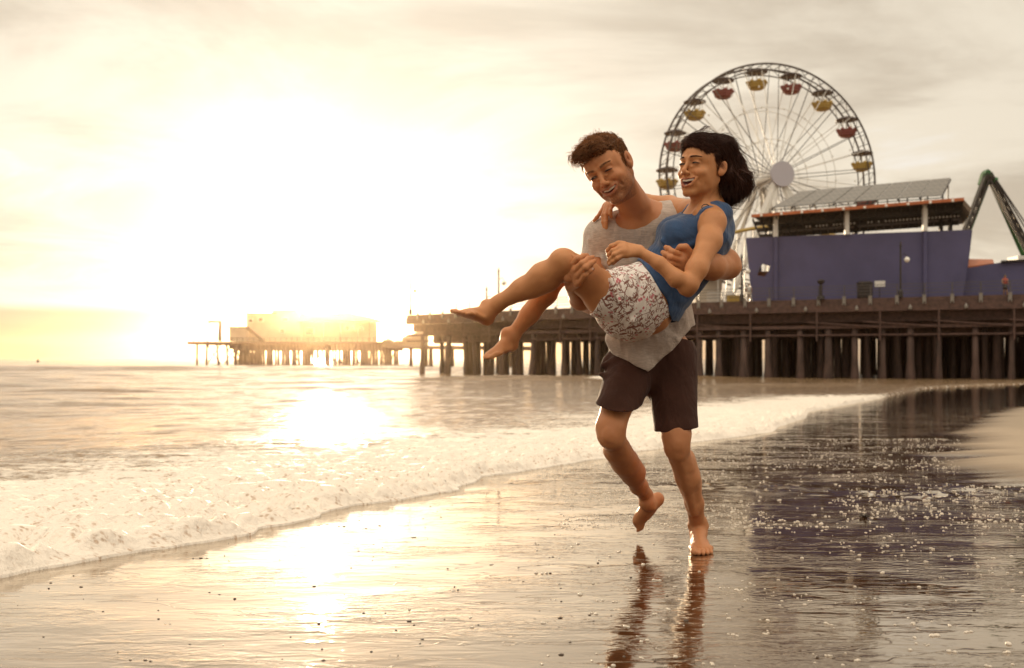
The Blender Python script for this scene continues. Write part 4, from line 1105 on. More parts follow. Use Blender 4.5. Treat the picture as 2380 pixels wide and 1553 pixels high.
def face_parts(h, parent, brow, browmat, teethmat, eyemat, irismat, lashmat, squint=(.0050, .0050), gaze=(0, 0), browarch=.004):
    # eyes: almond of eyeball between the lids, iris, lash lines, brows
    for s_, sq in ((-1, squint[0]), (1, squint[1])):
        c = np.array([s_ * .0315, -.0765, -.0005])
        o = empty_part('eye', parent); 
        mb = MB()
        def surf(u, vv, off=0.0):    # u -1..1 across, vv height, bulging like the lids
            x = c[0] + u * .0150; y = -.0735 - .0128 * math.sqrt(max(0, 1 - (u * .97) ** 2 * .98)) * math.sqrt(max(.02, 1 - (vv / .0125) ** 2)) - off
            return h.w(x, y, c[2] + vv)
        top = lambda u: sq * (1 - abs(u) ** 2.2) + .0010 - .0012 * u * s_
        bot = lambda u: -sq * .55 * (1 - u * u) + .0008
        n = 12; vs = []; fs = []
        for i in range(n + 1):
            u = -1 + 2 * i / n
            for j in range(4): vs.append(surf(u, bot(u) + (top(u) - bot(u)) * j / 3, .0006))
        for i in range(n):
            for j in range(3): a = i * 4 + j; fs.append((a, a + 4, a + 5, a + 1))
        mb.add(vs, fs); e = mb.build('eyeball', eyemat, parent, True)
        mb = MB(); gx = gaze[0]; vs = []; fs = []
        for i in range(7):
            u = gx - .40 + .80 * i / 6
            for j in range(3):
                hi = min(top(u), gaze[1] + .0052 * math.sqrt(max(0, 1 - ((u - gx) / .42) ** 2)) + .0003); lo_ = max(bot(u), gaze[1] - .0052 * math.sqrt(max(0, 1 - ((u - gx) / .42) ** 2)) - .0003)
                vs.append(surf(u, lo_ + (hi - lo_) * j / 2, .0010))
        for i in range(6):
            for j in range(2): a = i * 3 + j; fs.append((a, a + 3, a + 4, a + 1))
        mb.add(vs, fs); mb.build('iris', irismat, e, True)
        mb = MB(); mb.tube([surf(u, top(u), .0012) for u in np.linspace(-1.05, 1.05, 11)], [.0005] + [.0012] * 9 + [.0007], 5)
        mb.tube([surf(u, bot(u), .0006) for u in np.linspace(-1, 1, 9)], [.0003] + [.0007] * 7 + [.0004], 5)
        mb.build('eyelashes', lashmat, e, True)
        # brow: many short hairs along an arch
        mb = MB()
        for i in range(170):
            u = random.random(); x = s_ * (.0125 + u * .036); z = .0215 + browarch * math.sin(u * 2.4) - .002 * u + random.uniform(-1, 1) * brow * (1 - u * .65) + (.0015 if True else 0)
            y = -.0935 + .0205 * u ** 1.5
            p0 = h.w(x, y, z); p1 = h.w(x + s_ * .006, y + .0030 * u - .0008, z + .0012 * (1 - u) - .0006); mb.tube([p0, p1], [.0009, .0004], 4)
        mb.build('eyebrow', browmat, parent, True)
    # teeth: two arched rows, one rounded face per tooth
    for row in (0, 1):
        hgt = min(.0100, .0055 + h.mouth) if row == 0 else (.0055 if h.mouth > .006 else 0)
        if not hgt: continue
        vs = []; fs = []; nt_ = 10; st = 5; n = nt_ * st
        for i in range(n + 1):
            a = -.0265 + .053 * i / n; ph = (i % st) / st; bulge = math.sin(math.pi * ph) if i % st else 0
            y = -.0870 + 14.5 * a * a - .0007 * bulge
            zt = -.0575 + .10 * abs(a); zb = zt - hgt + .0012 * (1 - bulge) + .06 * abs(a)
            if row: zb = h.zc - h.mouth - .004; zt = zb + hgt - .0008 * (1 - bulge); y += .0020
            for j in range(4):
                u = j / 3; vs.append(h.w(a, y - .0010 * math.sin(math.pi * u) , zt + (zb - zt) * u))
        for i in range(n):
            for j in range(3): q = i * 4 + j; fs.append((q, q + 4, q + 5, q + 1))
        MB().add(vs, fs).build('teeth', teethmat, parent, True)

def empty_part(name, parent): return None

def foot(Fd, heel, toe, up, left, W=.095, k=.012, shin=None):
    """heel and toe lie on the sole; left: is it the walker's left foot"""
    heel = np.array(heel, float); toe = np.array(toe, float); f = toe - heel; Ln = np.linalg.norm(f); f /= Ln
    up = np.array(up, float); up = unit(up - f * (up @ f)); s_ = np.cross(f, up)      # towards the walker's right
    if not left: s_ = -s_                                              # big-toe side positive
    q = Ln / .26; wq = W / .095
    w_ = lambda x, y, z: heel + s_ * x * wq + f * y * q + up * z * q
    R = np.stack([s_, f, up], 1)
    Fd.ell(w_(0, .034, .032), R, (.031 * wq, .037 * q, .032 * q), k)
    Fd.cone(w_(0, .050, .055), w_(0, .052, .100), .034 * q, .036 * q, k)
    Fd.cone(w_(.002, .065, .060), w_(.004, .165, .030), .034 * q, .022 * q, k)
    Fd.ell(w_(.0, .115, .026), R, (.036 * wq, .085 * q, .024 * q), k)
    Fd.ell(w_(.0, .180, .019), R, (.046 * wq, .036 * q, .019 * q), k)
    for sg in (-1, 1): Fd.ell(w_(sg * .030 * (1 if W > .09 else .72), .050, .085), R, (.010, .011 * q, .012 * q), .012)
    for x0, y0, r0, x1, y1, r1 in ((.031, .195, .0145, .029, .246, .0125), (.012, .205, .010, .013, .250, .0085), (-.003, .203, .0095, -.004, .243, .0080), (-.018, .197, .009, -.020, .232, .0075), (-.032, .185, .009, -.034, .216, .0075)):
        Fd.cone(w_(x0, y0, r0 + .004), w_((x0 + x1) / 2, (y0 + y1) / 2, r0 + .005), r0 * q, r0 * .95 * q, .003); Fd.cone(w_((x0 + x1) / 2, (y0 + y1) / 2, r0 + .005), w_(x1, y1, r1), r0 * .95 * q, r1 * q, .002)
        if k: Fd.cone(w_(x0 * .8, .14, .034), w_(x0, y0, r0 + .008), .0045 * q, .005 * q, .006)   # tendon ridge
    return w_(0, .052, .095)

def hand(Fd, wrist, knuckles, fingers, rs, palm=.015, k=.006, thumb=None, trs=None, thumb_root=None):
    """wrist point, knuckle points, per finger the joints beyond its knuckle"""
    wrist = np.array(wrist, float); kn = [np.array(p, float) for p in knuckles]
    for i, p in enumerate(kn):
        Fd.cone(wrist + (p - kn[len(kn) // 2]) * .45, p, palm, rs[i] * 1.12, .010)
    for a, b in zip(kn[:-1], kn[1:]): Fd.cone(a * .8 + wrist * .2, b * .8 + wrist * .2, palm * .9, palm * .85, .010)
    for i, (p, ch) in enumerate(zip(kn, fingers)):
        pts = [p] + [np.array(c, float) for c in ch]; n = len(pts)
        r = [rs[i] * (1.06 - .26 * j / (n - 1)) for j in range(n)]
        for j in range(n - 1):
            Fd.cone(pts[j], pts[j + 1], r[j], r[j + 1], .004 if j == 0 else .0015)
        for j in range(1, n - 1): Fd.cone(pts[j], pts[j] + (pts[j + 1] - pts[j]) * .02, r[j] * 1.10, r[j] * 1.10, .003)   # joint swelling
    if thumb is not None:
        pts = [np.array(c, float) for c in thumb]; n = len(pts)
        for j in range(n - 1): Fd.cone(pts[j], pts[j + 1], trs[j], trs[j + 1], .008 if j == 0 else .002)

def nails(name, tips, mat, parent, r=.0045):
    """tips: (centre, direction along the finger, outward normal)"""
    for c, d, n in tips:
        c = np.array(c); d = unit(d); n = unit(np.array(n) - d * (np.array(n) @ d)); s_ = np.cross(d, n); vs = []; fs = []
        for i in range(5):
            for j in range(5):
                u, v = (i - 2) / 2, (j - 2) / 2; vs.append(c + d * r * 1.3 * u * (1 - .12 * v * v) + s_ * r * v + n * (r * .42 * (1 - v * v)))
        for i in range(4):
            for j in range(4): a = i * 5 + j; fs.append((a, a + 5, a + 6, a + 1))
        MB().add(vs, fs).build('fingernail', mat, parent, True)

def strand(mb, pts, r0, r1=None, n=3):
    r1 = r0 * .35 if r1 is None else r1; m_ = len(pts)
    mb.tube(pts, [r0 + (r1 - r0) * i / (m_ - 1) for i in range(m_)], n, False)

def skin_material(name):
    m = bpy.data.materials.new(name); m.use_nodes = True; t = m.node_tree; b = t.nodes['Principled BSDF']
    at = N(t, 'ShaderNodeAttribute', attribute_name='tint'); co = N(t, 'ShaderNodeTexCoord').outputs['Object']
    n1 = N(t, 'ShaderNodeTexNoise', i_Scale=14.0, i_Detail=6.0, i_Roughness=.6); L(t, co, n1.inputs['Vector'])
    c = mixc(t, 1.0, at.outputs['Color'], mixc(t, n1.outputs[0], (.84, .78, .76), (1.14, 1.16, 1.16)), 'MULTIPLY'); L(t, c, b.inputs['Base Color'])
    b.inputs['Roughness'].default_value = .5; b.inputs['Specular IOR Level'].default_value = .32
    b.inputs['Subsurface Weight'].default_value = .12; b.inputs['Subsurface Radius'].default_value = (1.0, .35, .15); b.inputs['Subsurface Scale'].default_value = .012
    n2 = N(t, 'ShaderNodeTexNoise', i_Scale=220.0, i_Detail=3.0); L(t, co, n2.inputs['Vector']); n3 = N(t, 'ShaderNodeTexNoise', i_Scale=45.0, i_Detail=3.0); L(t, co, n3.inputs['Vector'])
    bp = N(t, 'ShaderNodeBump', i_Strength=.25, i_Distance=.004); L(t, math_(t, 'ADD', math_(t, 'MULTIPLY', n2.outputs[0], .3), math_(t, 'MULTIPLY', n3.outputs[0], .5)), bp.inputs['Height']); L(t, bp.outputs[0], b.inputs['Normal'])
    return m

def cloth_material(name, col, col2=None, rough=.85, heather=False, wr=.5, sheen=.2):
    m = bpy.data.materials.new(name); m.use_nodes = True; t = m.node_tree; b = t.nodes['Principled BSDF']
    co = N(t, 'ShaderNodeTexCoord').outputs['Object']; col2 = col2 or tuple(c * .8 for c in col)
    n1 = N(t, 'ShaderNodeTexNoise', i_Scale=130.0 if heather else 6.0, i_Detail=5.0, i_Roughness=.65)
    L(t, mp(t, co, (.28, .6, 2.6)) if heather else co, n1.inputs['Vector'])
    L(t, mixc(t, maprange(t, n1.outputs[0], .38, .62), col2, col), b.inputs['Base Color'])
    b.inputs['Roughness'].default_value = rough; b.inputs['Sheen Weight'].default_value = sheen; b.inputs['Specular IOR Level'].default_value = .15
    wv = N(t, 'ShaderNodeTexNoise', i_Scale=380.0, i_Detail=2.0); L(t, co, wv.inputs['Vector'])
    f1 = N(t, 'ShaderNodeTexNoise', i_Scale=9.0, i_Detail=4.0, i_Distortion=1.2); L(t, mp(t, co, (1.4, 1, .8), (.3, .2, .5)), f1.inputs['Vector'])
    f2 = N(t, 'ShaderNodeTexNoise', i_Scale=24.0, i_Detail=3.0, i_Distortion=.8); L(t, mp(t, co, (1, 1, .5), (0, .5, 0)), f2.inputs['Vector'])
    hh = math_(t, 'ADD', math_(t, 'MULTIPLY', f1.outputs[0], 1.0), math_(t, 'MULTIPLY', f2.outputs[0], .28)); hh = math_(t, 'ADD', hh, math_(t, 'MULTIPLY', wv.outputs[0], .03))
    bp = N(t, 'ShaderNodeBump', i_Strength=wr, i_Distance=.022); L(t, hh, bp.inputs['Height']); L(t, bp.outputs[0], b.inputs['Normal'])
    return m

def comb(mesh_o, flow, count, length, r, mat, parent, rnd, curl=.0, wave=0.0, keep=None, lift=.0012, kap=5.0, name='hair_strands'):
    """fine hairs laid over a hair volume, following a flow field"""
    n_ = len(mesh_o.data.vertices); v = np.zeros(n_ * 3); mesh_o.data.vertices.foreach_get('co', v); v = v.reshape(-1, 3)
    v = v + np.array(mesh_o.matrix_parent_inverse.translation) + np.array(mesh_o.parent.location)
    nn = np.zeros(n_ * 3); mesh_o.data.vertices.foreach_get('normal', nn); nn = nn.reshape(-1, 3)
    mb = MB()
    for _ in range(count):
        i = rnd.randrange(n_); p = v[i]; n = nn[i]
        if keep is not None and not keep(p): continue
        d = flow(p) ; d = d - n * (d @ n); l = np.linalg.norm(d)
        if l < 1e-4: continue
        d /= l; s_ = np.cross(d, n); d = unit(d + s_ * rnd.gauss(0, .22)); ln = length(p) * rnd.uniform(.6, 1.3); ph = rnd.uniform(0, 6.28); w_ = wave * rnd.uniform(.3, 1)
        pts = [p + n * (lift * rnd.uniform(.2, 1.6) + w_ * .6 * (1 + math.sin(ph * 2 + 6 * t))) + d * ln * t - n * kap * (ln * t) ** 2 + s_ * w_ * math.sin(ph + 7 * t) - n * lift * 1.5 * t * t for t in np.linspace(0, 1, 7)]
        strand(mb, pts, r * rnd.uniform(.7, 1.2))
    return mb.build(name, mat, parent, True)

def backlit_hair(name, col, glow, f=.35):
    m = principled(name, col, .5, spec=.25, var=.4, scale=30); t = m.node_tree
    tr = N(t, 'ShaderNodeBsdfTranslucent'); tr.inputs[0].default_value = (*glow, 1); mx = N(t, 'ShaderNodeMixShader'); mx.inputs[0].default_value = f
    L(t, t.nodes['Principled BSDF'].outputs[0], mx.inputs[1]); L(t, tr.outputs[0], mx.inputs[2]); L(t, mx.outputs[0], t.nodes['Material Output'].inputs['Surface'])
    return m
# ---------------------------------------------------------------- the man
VH = 0.0026
M_skin = skin_material('sunlit_skin')
M_teeth = principled('tooth_enamel', (.84, .78, .66), .25, var=.03)
M_eye = principled('eyeball_white', (.22, .16, .13), .4, spec=.2, var=.03)
M_iris = principled('dark_iris', (.012, .007, .005), .45, spec=.15, var=.03)
M_lash = principled('eyelash_hair', (.015, .008, .006), .6)
M_nail = principled('fingernail', (.60, .36, .26), .3, var=.05)
man = empty('person', (.73, 3.95, 0), 'barefoot laughing man in grey heather t-shirt and dark shorts carrying the woman along the water', 'person')
mb_lo = P(1290, 1300, 3.3) * [1, 1, 0] + [0, -.05, -.02]; 
FM = Field((.14, 3.26, -.01), (.86, 4.20, 1.60), VH)
BODY = (.52, .225, .10)
hm = Head(P(1412, 393, 3.58), 31, 11, -26, .98)
sculpt_head(FM, hm, False, .0058)
# neck and trapezius
nb = P(1492, 505, 3.78)
FM.cone(hm.w(.004, .028, -.055), nb, .052, .062, .02); FM.cone(hm.w(0, .0, -.075), nb + V(-.01, -.03, 0), .045, .05, .02)
FM.cone(hm.w(.055, .020, -.050), P(1486, 508, 3.70), .012, .008, .03)      # neck muscle
shR, shL = P(1402, 552, 3.80), P(1592, 508, 3.80)      # his right shoulder is at the viewer's left
FM.cone(nb + V(0, .01, .0), shR, .058, .052, .03); FM.cone(nb + V(0, .01, .01), shL, .058, .052, .03)
ch = P(1480, 590, 3.83); ws = P(1505, 700, 3.88); pv = P(1515, 800, 3.90)
fy = V(0, 1, 0)
FM.cone(ch + V(-.055, 0, .0), ch + V(.07, 0, .03), .110, .115, .03, (fy, .78)); FM.cone(ch, ws, .145, .122, .04, (fy, .72)); FM.cone(ws, pv, .122, .128, .04, (fy, .75))
FM.cone(P(1415, 545, 3.74), P(1560, 520, 3.74), .050, .050, .04)            # collar-bone line
# his right arm: down behind her knees, forearm comes forward, hand on her thigh
elR = P(1372, 700, 3.74); wrR = P(1331, 664, 3.44)
FM.chain([shR, P(1388, 620, 3.78), elR], [.055, .050, .042], .02, None, 'add')
FM.chain([elR, P(1350, 694, 3.58), wrR], [.043, .040, .026], .02)
kn = [P(1329, 613, 3.345), P(1337, 627, 3.335), P(1344, 640, 3.335), P(1346, 656, 3.345)]
hand(FM, wrR + V(-.002, -.02, .005), kn, [
    [P(1345, 601, 3.325), P(1356, 596, 3.345), P(1364, 594, 3.365)],
    [P(1354, 612, 3.305), P(1367, 602, 3.325), P(1377, 599, 3.350)],
    [P(1361, 622, 3.300), P(1373, 613, 3.310), P(1381, 607, 3.325)],
    [P(1361, 639, 3.312), P(1370, 630, 3.312), P(1378, 624, 3.318)]], [.0110, .0112, .0108, .0098], .0165, thumb=[P(1322, 645, 3.37), P(1315, 613, 3.36), P(1325, 596, 3.35), P(1336, 600, 3.345)], trs=[.018, .0135, .0120, .0095])
for q_ in kn: FM.cone(q_ * .2 + wrR * .8 + V(0, -.022, 0), q_ + V(0, -.009, 0), .0040, .0045, .006)     # tendons
# his left arm: round her back, forearm forward, hand on her ribs
elL = P(1690, 617, 3.62); wrL = P(1612, 612, 3.42)
FM.chain([shL, P(1650, 565, 3.76), elL], [.058, .054, .046], .02); FM.chain([elL, P(1655, 620, 3.50), wrL], [.048, .045, .031], .02)
FM.cone(P(1700, 622, 3.60), P(1690, 600, 3.60), .030, .034, .02)
kl = [P(1583, 594, 3.395), P(1580, 606, 3.39), P(1577, 618, 3.395), P(1576, 629, 3.40)]
hand(FM, wrL, kl, [
    [P(1564, 586, 3.37), P(1554, 578.5, 3.385), P(1547.5, 575, 3.41)],
    [P(1559, 599, 3.365), P(1547.5, 592, 3.38), P(1541, 587, 3.41)],
    [P(1557, 612, 3.37), P(1545, 605, 3.385), P(1536, 600, 3.41)],
    [P(1560, 624, 3.38), P(1549, 618, 3.39), P(1542, 613, 3.41)]], [.0108, .0110, .0105, .0095], .016, thumb=[P(1604, 592, 3.40), P(1593, 575, 3.385), P(1582, 575, 3.39), P(1574, 582, 3.40)], trs=[.0175, .0135, .0125, .0095])
# legs
hpR = P(1472, 828, 3.88); knR = P(1420, 1012, 3.68); anR = P(1501, 1150, 4.12)
FM.chain([hpR, P(1440, 925, 3.77), knR + V(0, 0, .03), knR], [.082, .063, .052, .050], .02)
FM.ell(knR + V(-.004, -.022, .0), np.eye(3), (.037, .034, .048), .02)
FM.cone(P(1432, 1045, 3.79), P(1472, 1098, 3.96), .050, .050, .02); FM.chain([knR + V(.01, .02, -.01), P(1452, 1075, 3.86), P(1485, 1130, 4.04), anR], [.045, .046, .034, .031], .02)
foot(FM, P(1545, 1150, 4.18), P(1455, 1240, 4.26), (-.50, -.80, .12), False, .094)
hpL = P(1565, 828, 3.90); knL = P(1572, 1035, 3.74); anL = P(1621, 1220, 3.985)
FM.chain([hpL, P(1568, 930, 3.82), knL + V(0, 0, .04), knL], [.082, .065, .052, .049], .02)
FM.ell(knL + V(.0, -.022, .005), np.eye(3), (.038, .034, .048), .02)
FM.cone(P(1588, 1070, 3.83), P(1603, 1120, 3.90), .048, .047, .02); FM.chain([knL + V(.005, .01, -.02), P(1598, 1110, 3.84), P(1614, 1170, 3.92), anL], [.043, .044, .034, .032], .02)
FM.cone(P(1576, 1062, 3.72), P(1612, 1195, 3.90), .010, .008, .03)
for kc in (knR + V(-.012, -.050, .006), knL + V(-.004, -.048, .010)):
    FM.ell(kc, np.eye(3), (.021, .012, .026), .012)
foot(FM, (.752, 4.035, -.010), (.722, 3.775, -.003), (0, 0, 1), True, .100)
def man_tint(v):
    c = head_tint(hm, v, BODY, (.44, .150, .085), (.10, .050, .030), (.52, .18, .09))
    for p in (knR + V(-.01, -.05, 0), knL + V(0, -.05, 0)): c = c * (1 - .2 * near(v, p, .05)[:, None]) + np.array((.46, .18, .09)) * .2 * near(v, p, .05)[:, None]
    for p in kn + kl: c = c * (1 - .25 * near(v, p, .016)[:, None]) + np.array((.46, .17, .11)) * .25 * near(v, p, .016)[:, None]
    return c
def skin_disp(v, n): return .0006 * vnoise(v * 55, 2) + .0010 * vnoise(v * 22, 4)
mbody = body_mesh('body', FM, M_skin, man, man_tint, skin_disp)
print('man verts', len(mbody.data.vertices))
del FM
M_hairm = principled('brown_hair', (.20, .092, .038), .5, spec=.2, var=.4, scale=30)
face_parts(hm, man, .0038, M_hairm, M_teeth, M_eye, M_iris, M_lash, (.0042, .0022), (-.25, -.001), .006)
nails('nail', [(P(1379, 607.5, 3.314), P(1381, 607, 3.325) - P(1373, 613, 3.310), (0, -1, .2)), (P(1376, 625.5, 3.309), P(1378, 624, 3.318) - P(1370, 630, 3.312), (0, -1, .2)), (P(1549, 575.5, 3.398), P(1547, 575, 3.41) - P(1554, 578, 3.385), (-.6, -1, .6)), (P(1543, 587.5, 3.396), P(1541, 587, 3.41) - P(1547, 592, 3.38), (-.6, -1, .5))], M_nail, man)
M_strm = backlit_hair('brown_hair_strand', (.20, .10, .048), (.85, .48, .22), .40)
# hair: short cap plus tousled locks swept up and forward
FH = Field(hm.o - .17, hm.o + .20, .0026)
kk = hm.k
FH.ell(hm.w(0, .028, .040), hm.R, V(.0845, .0965, .0865) * kk, 0)
FH.ell(hm.w(0, -.020, .082), hm.R, V(.066, .066, .042) * kk, .02)
FH.ell(hm.w(0, -.060, .092), hm.R, V(.052, .036, .028) * kk, .02)
FH.ell(hm.w(-.012, -.075, .095), hm.R, V(.038, .024, .024) * kk, .015)
R_ = random.Random(11)
for i in range(46):
    x = R_.uniform(-.06, .06); y = R_.uniform(-.09, .09); z = .105 + .02 * (1 - (x / .07) ** 2) - .00 - (max(y, 0) ** 2) * 4.5
    FH.ell(hm.w(x * .95, y, min(z, .118) - .012), hm.R @ rotz(R_.uniform(0, 3)), V(.017, .010, .012) * kk, .008)
# cut the face clear
FH.ell(hm.w(0, -.100, .002), hm.R, V(.080, .060, .072) * kk, .006, 'sub')
FH.ell(hm.w(.088, .014, -.008), hm.R, V(.022, .024, .036) * kk, .004, 'sub'); FH.ell(hm.w(-.088, .014, -.008), hm.R, V(.022, .024, .036) * kk, .004, 'sub')
FH.half(hm.w(0, -.01, -.005), hm.R @ V(0, -.9, -.85), .006)
FH.ell(hm.w(0, -.055, -.062), hm.R, V(.10, .078, .062) * kk, .006, 'sub')
hp = empty_part('', None)
hairm = body_mesh('hair', FH, M_hairm, man, None, lambda v, n: .0030 * vnoise(v * [70, 70, 70], 8) + .0022 * vnoise(v * 150, 5))
mb = MB()
for i in range(900):
    x = R_.gauss(0, .042); y = R_.uniform(-.085, .105); x = max(-.076, min(.076, x))
    rr = 1 - (x / .079) ** 2 - ((y - .024) / .106) ** 2
    if rr < .02: continue
    z = .040 + .088 * math.sqrt(rr)
    if y < -.045: z += .010
    topf = max(0, min(1, (z - .07) / .05)) ; front = max(0, min(1, (.03 - y) / .10))
    ln = (.014 + .030 * topf * (.4 + .9 * front)) * R_.uniform(.6, 1.25)
    nrm = unit(V(x / .079 ** 2, (y - .024) / .106 ** 2, (z - .04) / .088 ** 2))
    d = unit(nrm * (.15 + .35 * topf) + V(-.45 + R_.gauss(0, .35), -.95 * topf - .05 + R_.gauss(0, .35) + .5 * (1 - topf), .25 * topf - .6 * (1 - topf)))
    curl = V(R_.gauss(0, 1), R_.gauss(0, 1), R_.gauss(0, 1)) * .006 * (topf + .2)
    p0 = V(x, y, z) - nrm * .004; p1 = p0 + d * ln * .45 + curl; p2 = p0 + d * ln * .8 + curl * 1.2 - V(0, .006 * topf, .004); p3 = p0 + d * ln + curl * .2 - V(0, .010 * topf, .012 * topf)
    strand(mb, [hm.w(*p0), hm.w(*p1), hm.w(*p2), hm.w(*p3)], .0008)
for i in range(300):       # loose curls over the forehead at the viewer's left
    x = R_.uniform(-.062, .01); y = R_.uniform(-.098, -.060); z = R_.uniform(.082, .112)
    a = R_.uniform(0, 6.28); rad = R_.uniform(.006, .012)
    pts = [V(x + rad * math.cos(a + t_ * 3.6) - .010 * t_, y - .018 * t_ + rad * .5 * math.sin(a * 2 + t_), z + rad * math.sin(a + t_ * 3.6) - .016 * t_) for t_ in np.linspace(0, 1, 7)]
    strand(mb, [hm.w(*p) for p in pts], .0010)
for s_ in (-1, 1):       # sideburns and nape
    for i in range(260):
        y = R_.uniform(-.030, .050); z = R_.uniform(-.028 if y < -.006 else .0, .05)
        if y < -.006 and z < -.02: continue
        xx = s_ * .0775 * math.sqrt(max(.05, 1 - ((y - .02) / .12) ** 2)); 
        if z < 0: xx *= (1 - (-z) * 1.6)
        strand(mb, [hm.w(xx, y, z), hm.w(xx * 1.02, y + .003, z - .007), hm.w(xx * 1.0, y + .006, z - .013)], .0009)
mb.build('hair_locks', M_strm, hairm, True)
comb(hairm, lambda p: hm.R @ (V(-.5, -.9, .15) if hm.loc(p)[2] > .075 else V(0, .5, -1)), 5200, lambda p: .030 if hm.loc(p)[2] > .075 else .014, .0009, M_strm, hairm, R_, wave=.0028, kap=4.0)

# t-shirt: a hollow shell round the torso
M_shirt = cloth_material('grey_heather_jersey', (.54, .45, .39), (.42, .35, .30), heather=True, wr=.75)
FS = Field((.20, 3.40, .58), (.72, 4.12, 1.36), .0030)
G_ = .014
FS.cone(nb + V(0, .02, -.012), shR, .062, .060 + G_, .03); FS.cone(nb + V(0, .02, -.004), shL, .062, .060 + G_, .03)
FS.cone(ch + V(-.055, 0, .0), ch + V(.07, 0, .03), .110 + G_, .115 + G_, .04, (fy, .80)); FS.cone(ch, ws, .15 + G_, .135 + G_, .05, (fy, .78)); FS.cone(ws, pv + V(.01, 0, 0), .135 + G_, .148 + G_, .05, (fy, .80)); FS.cone(pv, P(1515, 880, 3.88), .155, .16, .05, (fy, .80))
FS.cone(P(1415, 548, 3.745), P(1560, 525, 3.745), .060, .060, .04)
FS.cone(P(1442, 790, 3.80), P(1495, 850, 3.765), .055, .050, .04); FS.cone(P(1460, 780, 3.78), P(1540, 800, 3.78), .05, .05, .04)
FS.cone(shR, P(1388, 606, 3.80), .068, .070, .02); FS.cone(shL, P(1642, 560, 3.79), .074, .070, .02)
for a, b, r in (((1425, 560, 3.70), (1500, 640, 3.72), .010), ((1400, 600, 3.72), (1470, 690, 3.74), .010), ((1520, 560, 3.70), (1470, 660, 3.73), .009), ((1372, 560, 3.74), (1400, 620, 3.74), .010), ((1430, 790, 3.77), (1500, 780, 3.755), .010), ((1440, 830, 3.77), (1560, 800, 3.77), .011), ((1500, 855, 3.75), (1585, 745, 3.79), .016), ((1580, 700, 3.80), (1592, 760, 3.80), .012), ((1475, 800, 3.76), (1500, 850, 3.755), .010)):
    FS.cone(P(*a), P(*b), r, r, .016)
FS.ell(P(1572, 795, 3.77), np.eye(3), (.030, .024, .020), .014); FS.cone(P(1572, 795, 3.765), P(1598, 765, 3.80), .016, .012, .01); FS.cone(P(1572, 795, 3.755), P(1530, 830, 3.745), .016, .012, .014)   # knotted hem
outer = FS.d.copy(); FS.d = np.maximum(FS.d, -(outer + .0065)); del outer
# neckline scoop, sleeves, hem
e = FS.lo + FS.h * (FS.n - 1)
nc = P(1481, 474, 3.70)
FS.cone(P(1485, 455, 3.60), P(1478, 458, 3.90), .088, .075, .006, None, 'sub')
FS.ell(P(1474, 492, 3.66), roty(math.radians(-20)), (.078, .11, .060), .006, 'sub')
FS.half(P(1383, 604, 3.80), unit(P(1383, 640, 3.80) - P(1390, 560, 3.80)), .003, P(1340, 650, 3.6), P(1372, 596, 4.0))
FS.half(P(1648, 566, 3.79), unit(V(.6, 0, -.6)), .003, P(1615, 640, 3.6), P(1760, 520, 4.1))
x, y, z = FS.pts((slice(None),) * 3)
pxs = np.array([1380, 1416, 1430, 1465, 1502, 1540, 1575, 1600, 1612, 1640]); pys = np.array([818, 818, 827, 845, 866, 830, 798, 772, 758, 750])
hx_ = (pxs - CX) / F * 3.78; hz_ = H + (HY - pys) / F * 3.78
FS.d = np.maximum(FS.d, (np.interp(x, hx_, hz_) + .0015 * np.sin(x * 90) - z).astype(np.float32))
shirt = body_mesh('t_shirt', FS, M_shirt, man, None, lambda v, n: .0030 * vnoise((v + [0, 0, 0]) @ roty(.5) * [34, 20, 7], 14) + .0016 * vnoise(v @ roty(-.4) * [60, 30, 14], 15), 2)
del FS
# rolled neckline hem
# shorts: hollow flared legs
M_short = cloth_material('dark_shorts_cotton', (.062, .025, .017), (.048, .019, .013), rough=.8, wr=.6, sheen=.05)
FT = Field((.22, 3.50, .30), (.80, 4.12, .98), .0032)
FT.cone(P(1515, 790, 3.90), P(1513, 830, 3.90), .146, .150, .03, (fy, .80))
FT.cone(hpR + V(.01, .01, 0), P(1432, 955, 3.70), .104, .078, .03); FT.cone(P(1432, 955, 3.70), P(1430, 985, 3.67), .078, .080, .01)
FT.cone(hpL + V(-.010, .01, 0), P(1572, 1000, 3.77), .104, .081, .03); FT.cone(P(1572, 1000, 3.77), P(1573, 1045, 3.76), .081, .084, .01)
for a, b, r in (((1402, 850, 3.80), (1440, 835, 3.78), .012), ((1396, 870, 3.78), (1440, 880, 3.72), .009), ((1606, 930, 3.78), (1612, 1000, 3.78), .010)):
    FT.cone(P(*a), P(*b), r, r, .018)
FT.ell(P(1410, 838, 3.86), roty(.5), (.016, .03, .030), .02)
outer = FT.d.copy(); FT.d = np.maximum(FT.d, -(outer + .0065)); del outer
FT.half(P(1430, 955, 3.62), V(-.10, .22, -1), .002, P(1350, 1100, 3.45), P(1500, 925, 3.62) + V(0, .4, 0))
FT.half(P(1571, 1004, 3.69), V(.10, .02, -1), .002, P(1503, 1120, 3.60), P(1680, 925, 3.7) + V(0, .4, 0))
FT.half(P(1515, 778, 3.9), V(.15, 0, 1), .002)
body_mesh('shorts', FT, M_short, man, None, lambda v, n: .0024 * vnoise(v * [16, 16, 8], 24) + .0012 * vnoise(v * [40, 40, 20], 25), 2)
del FT
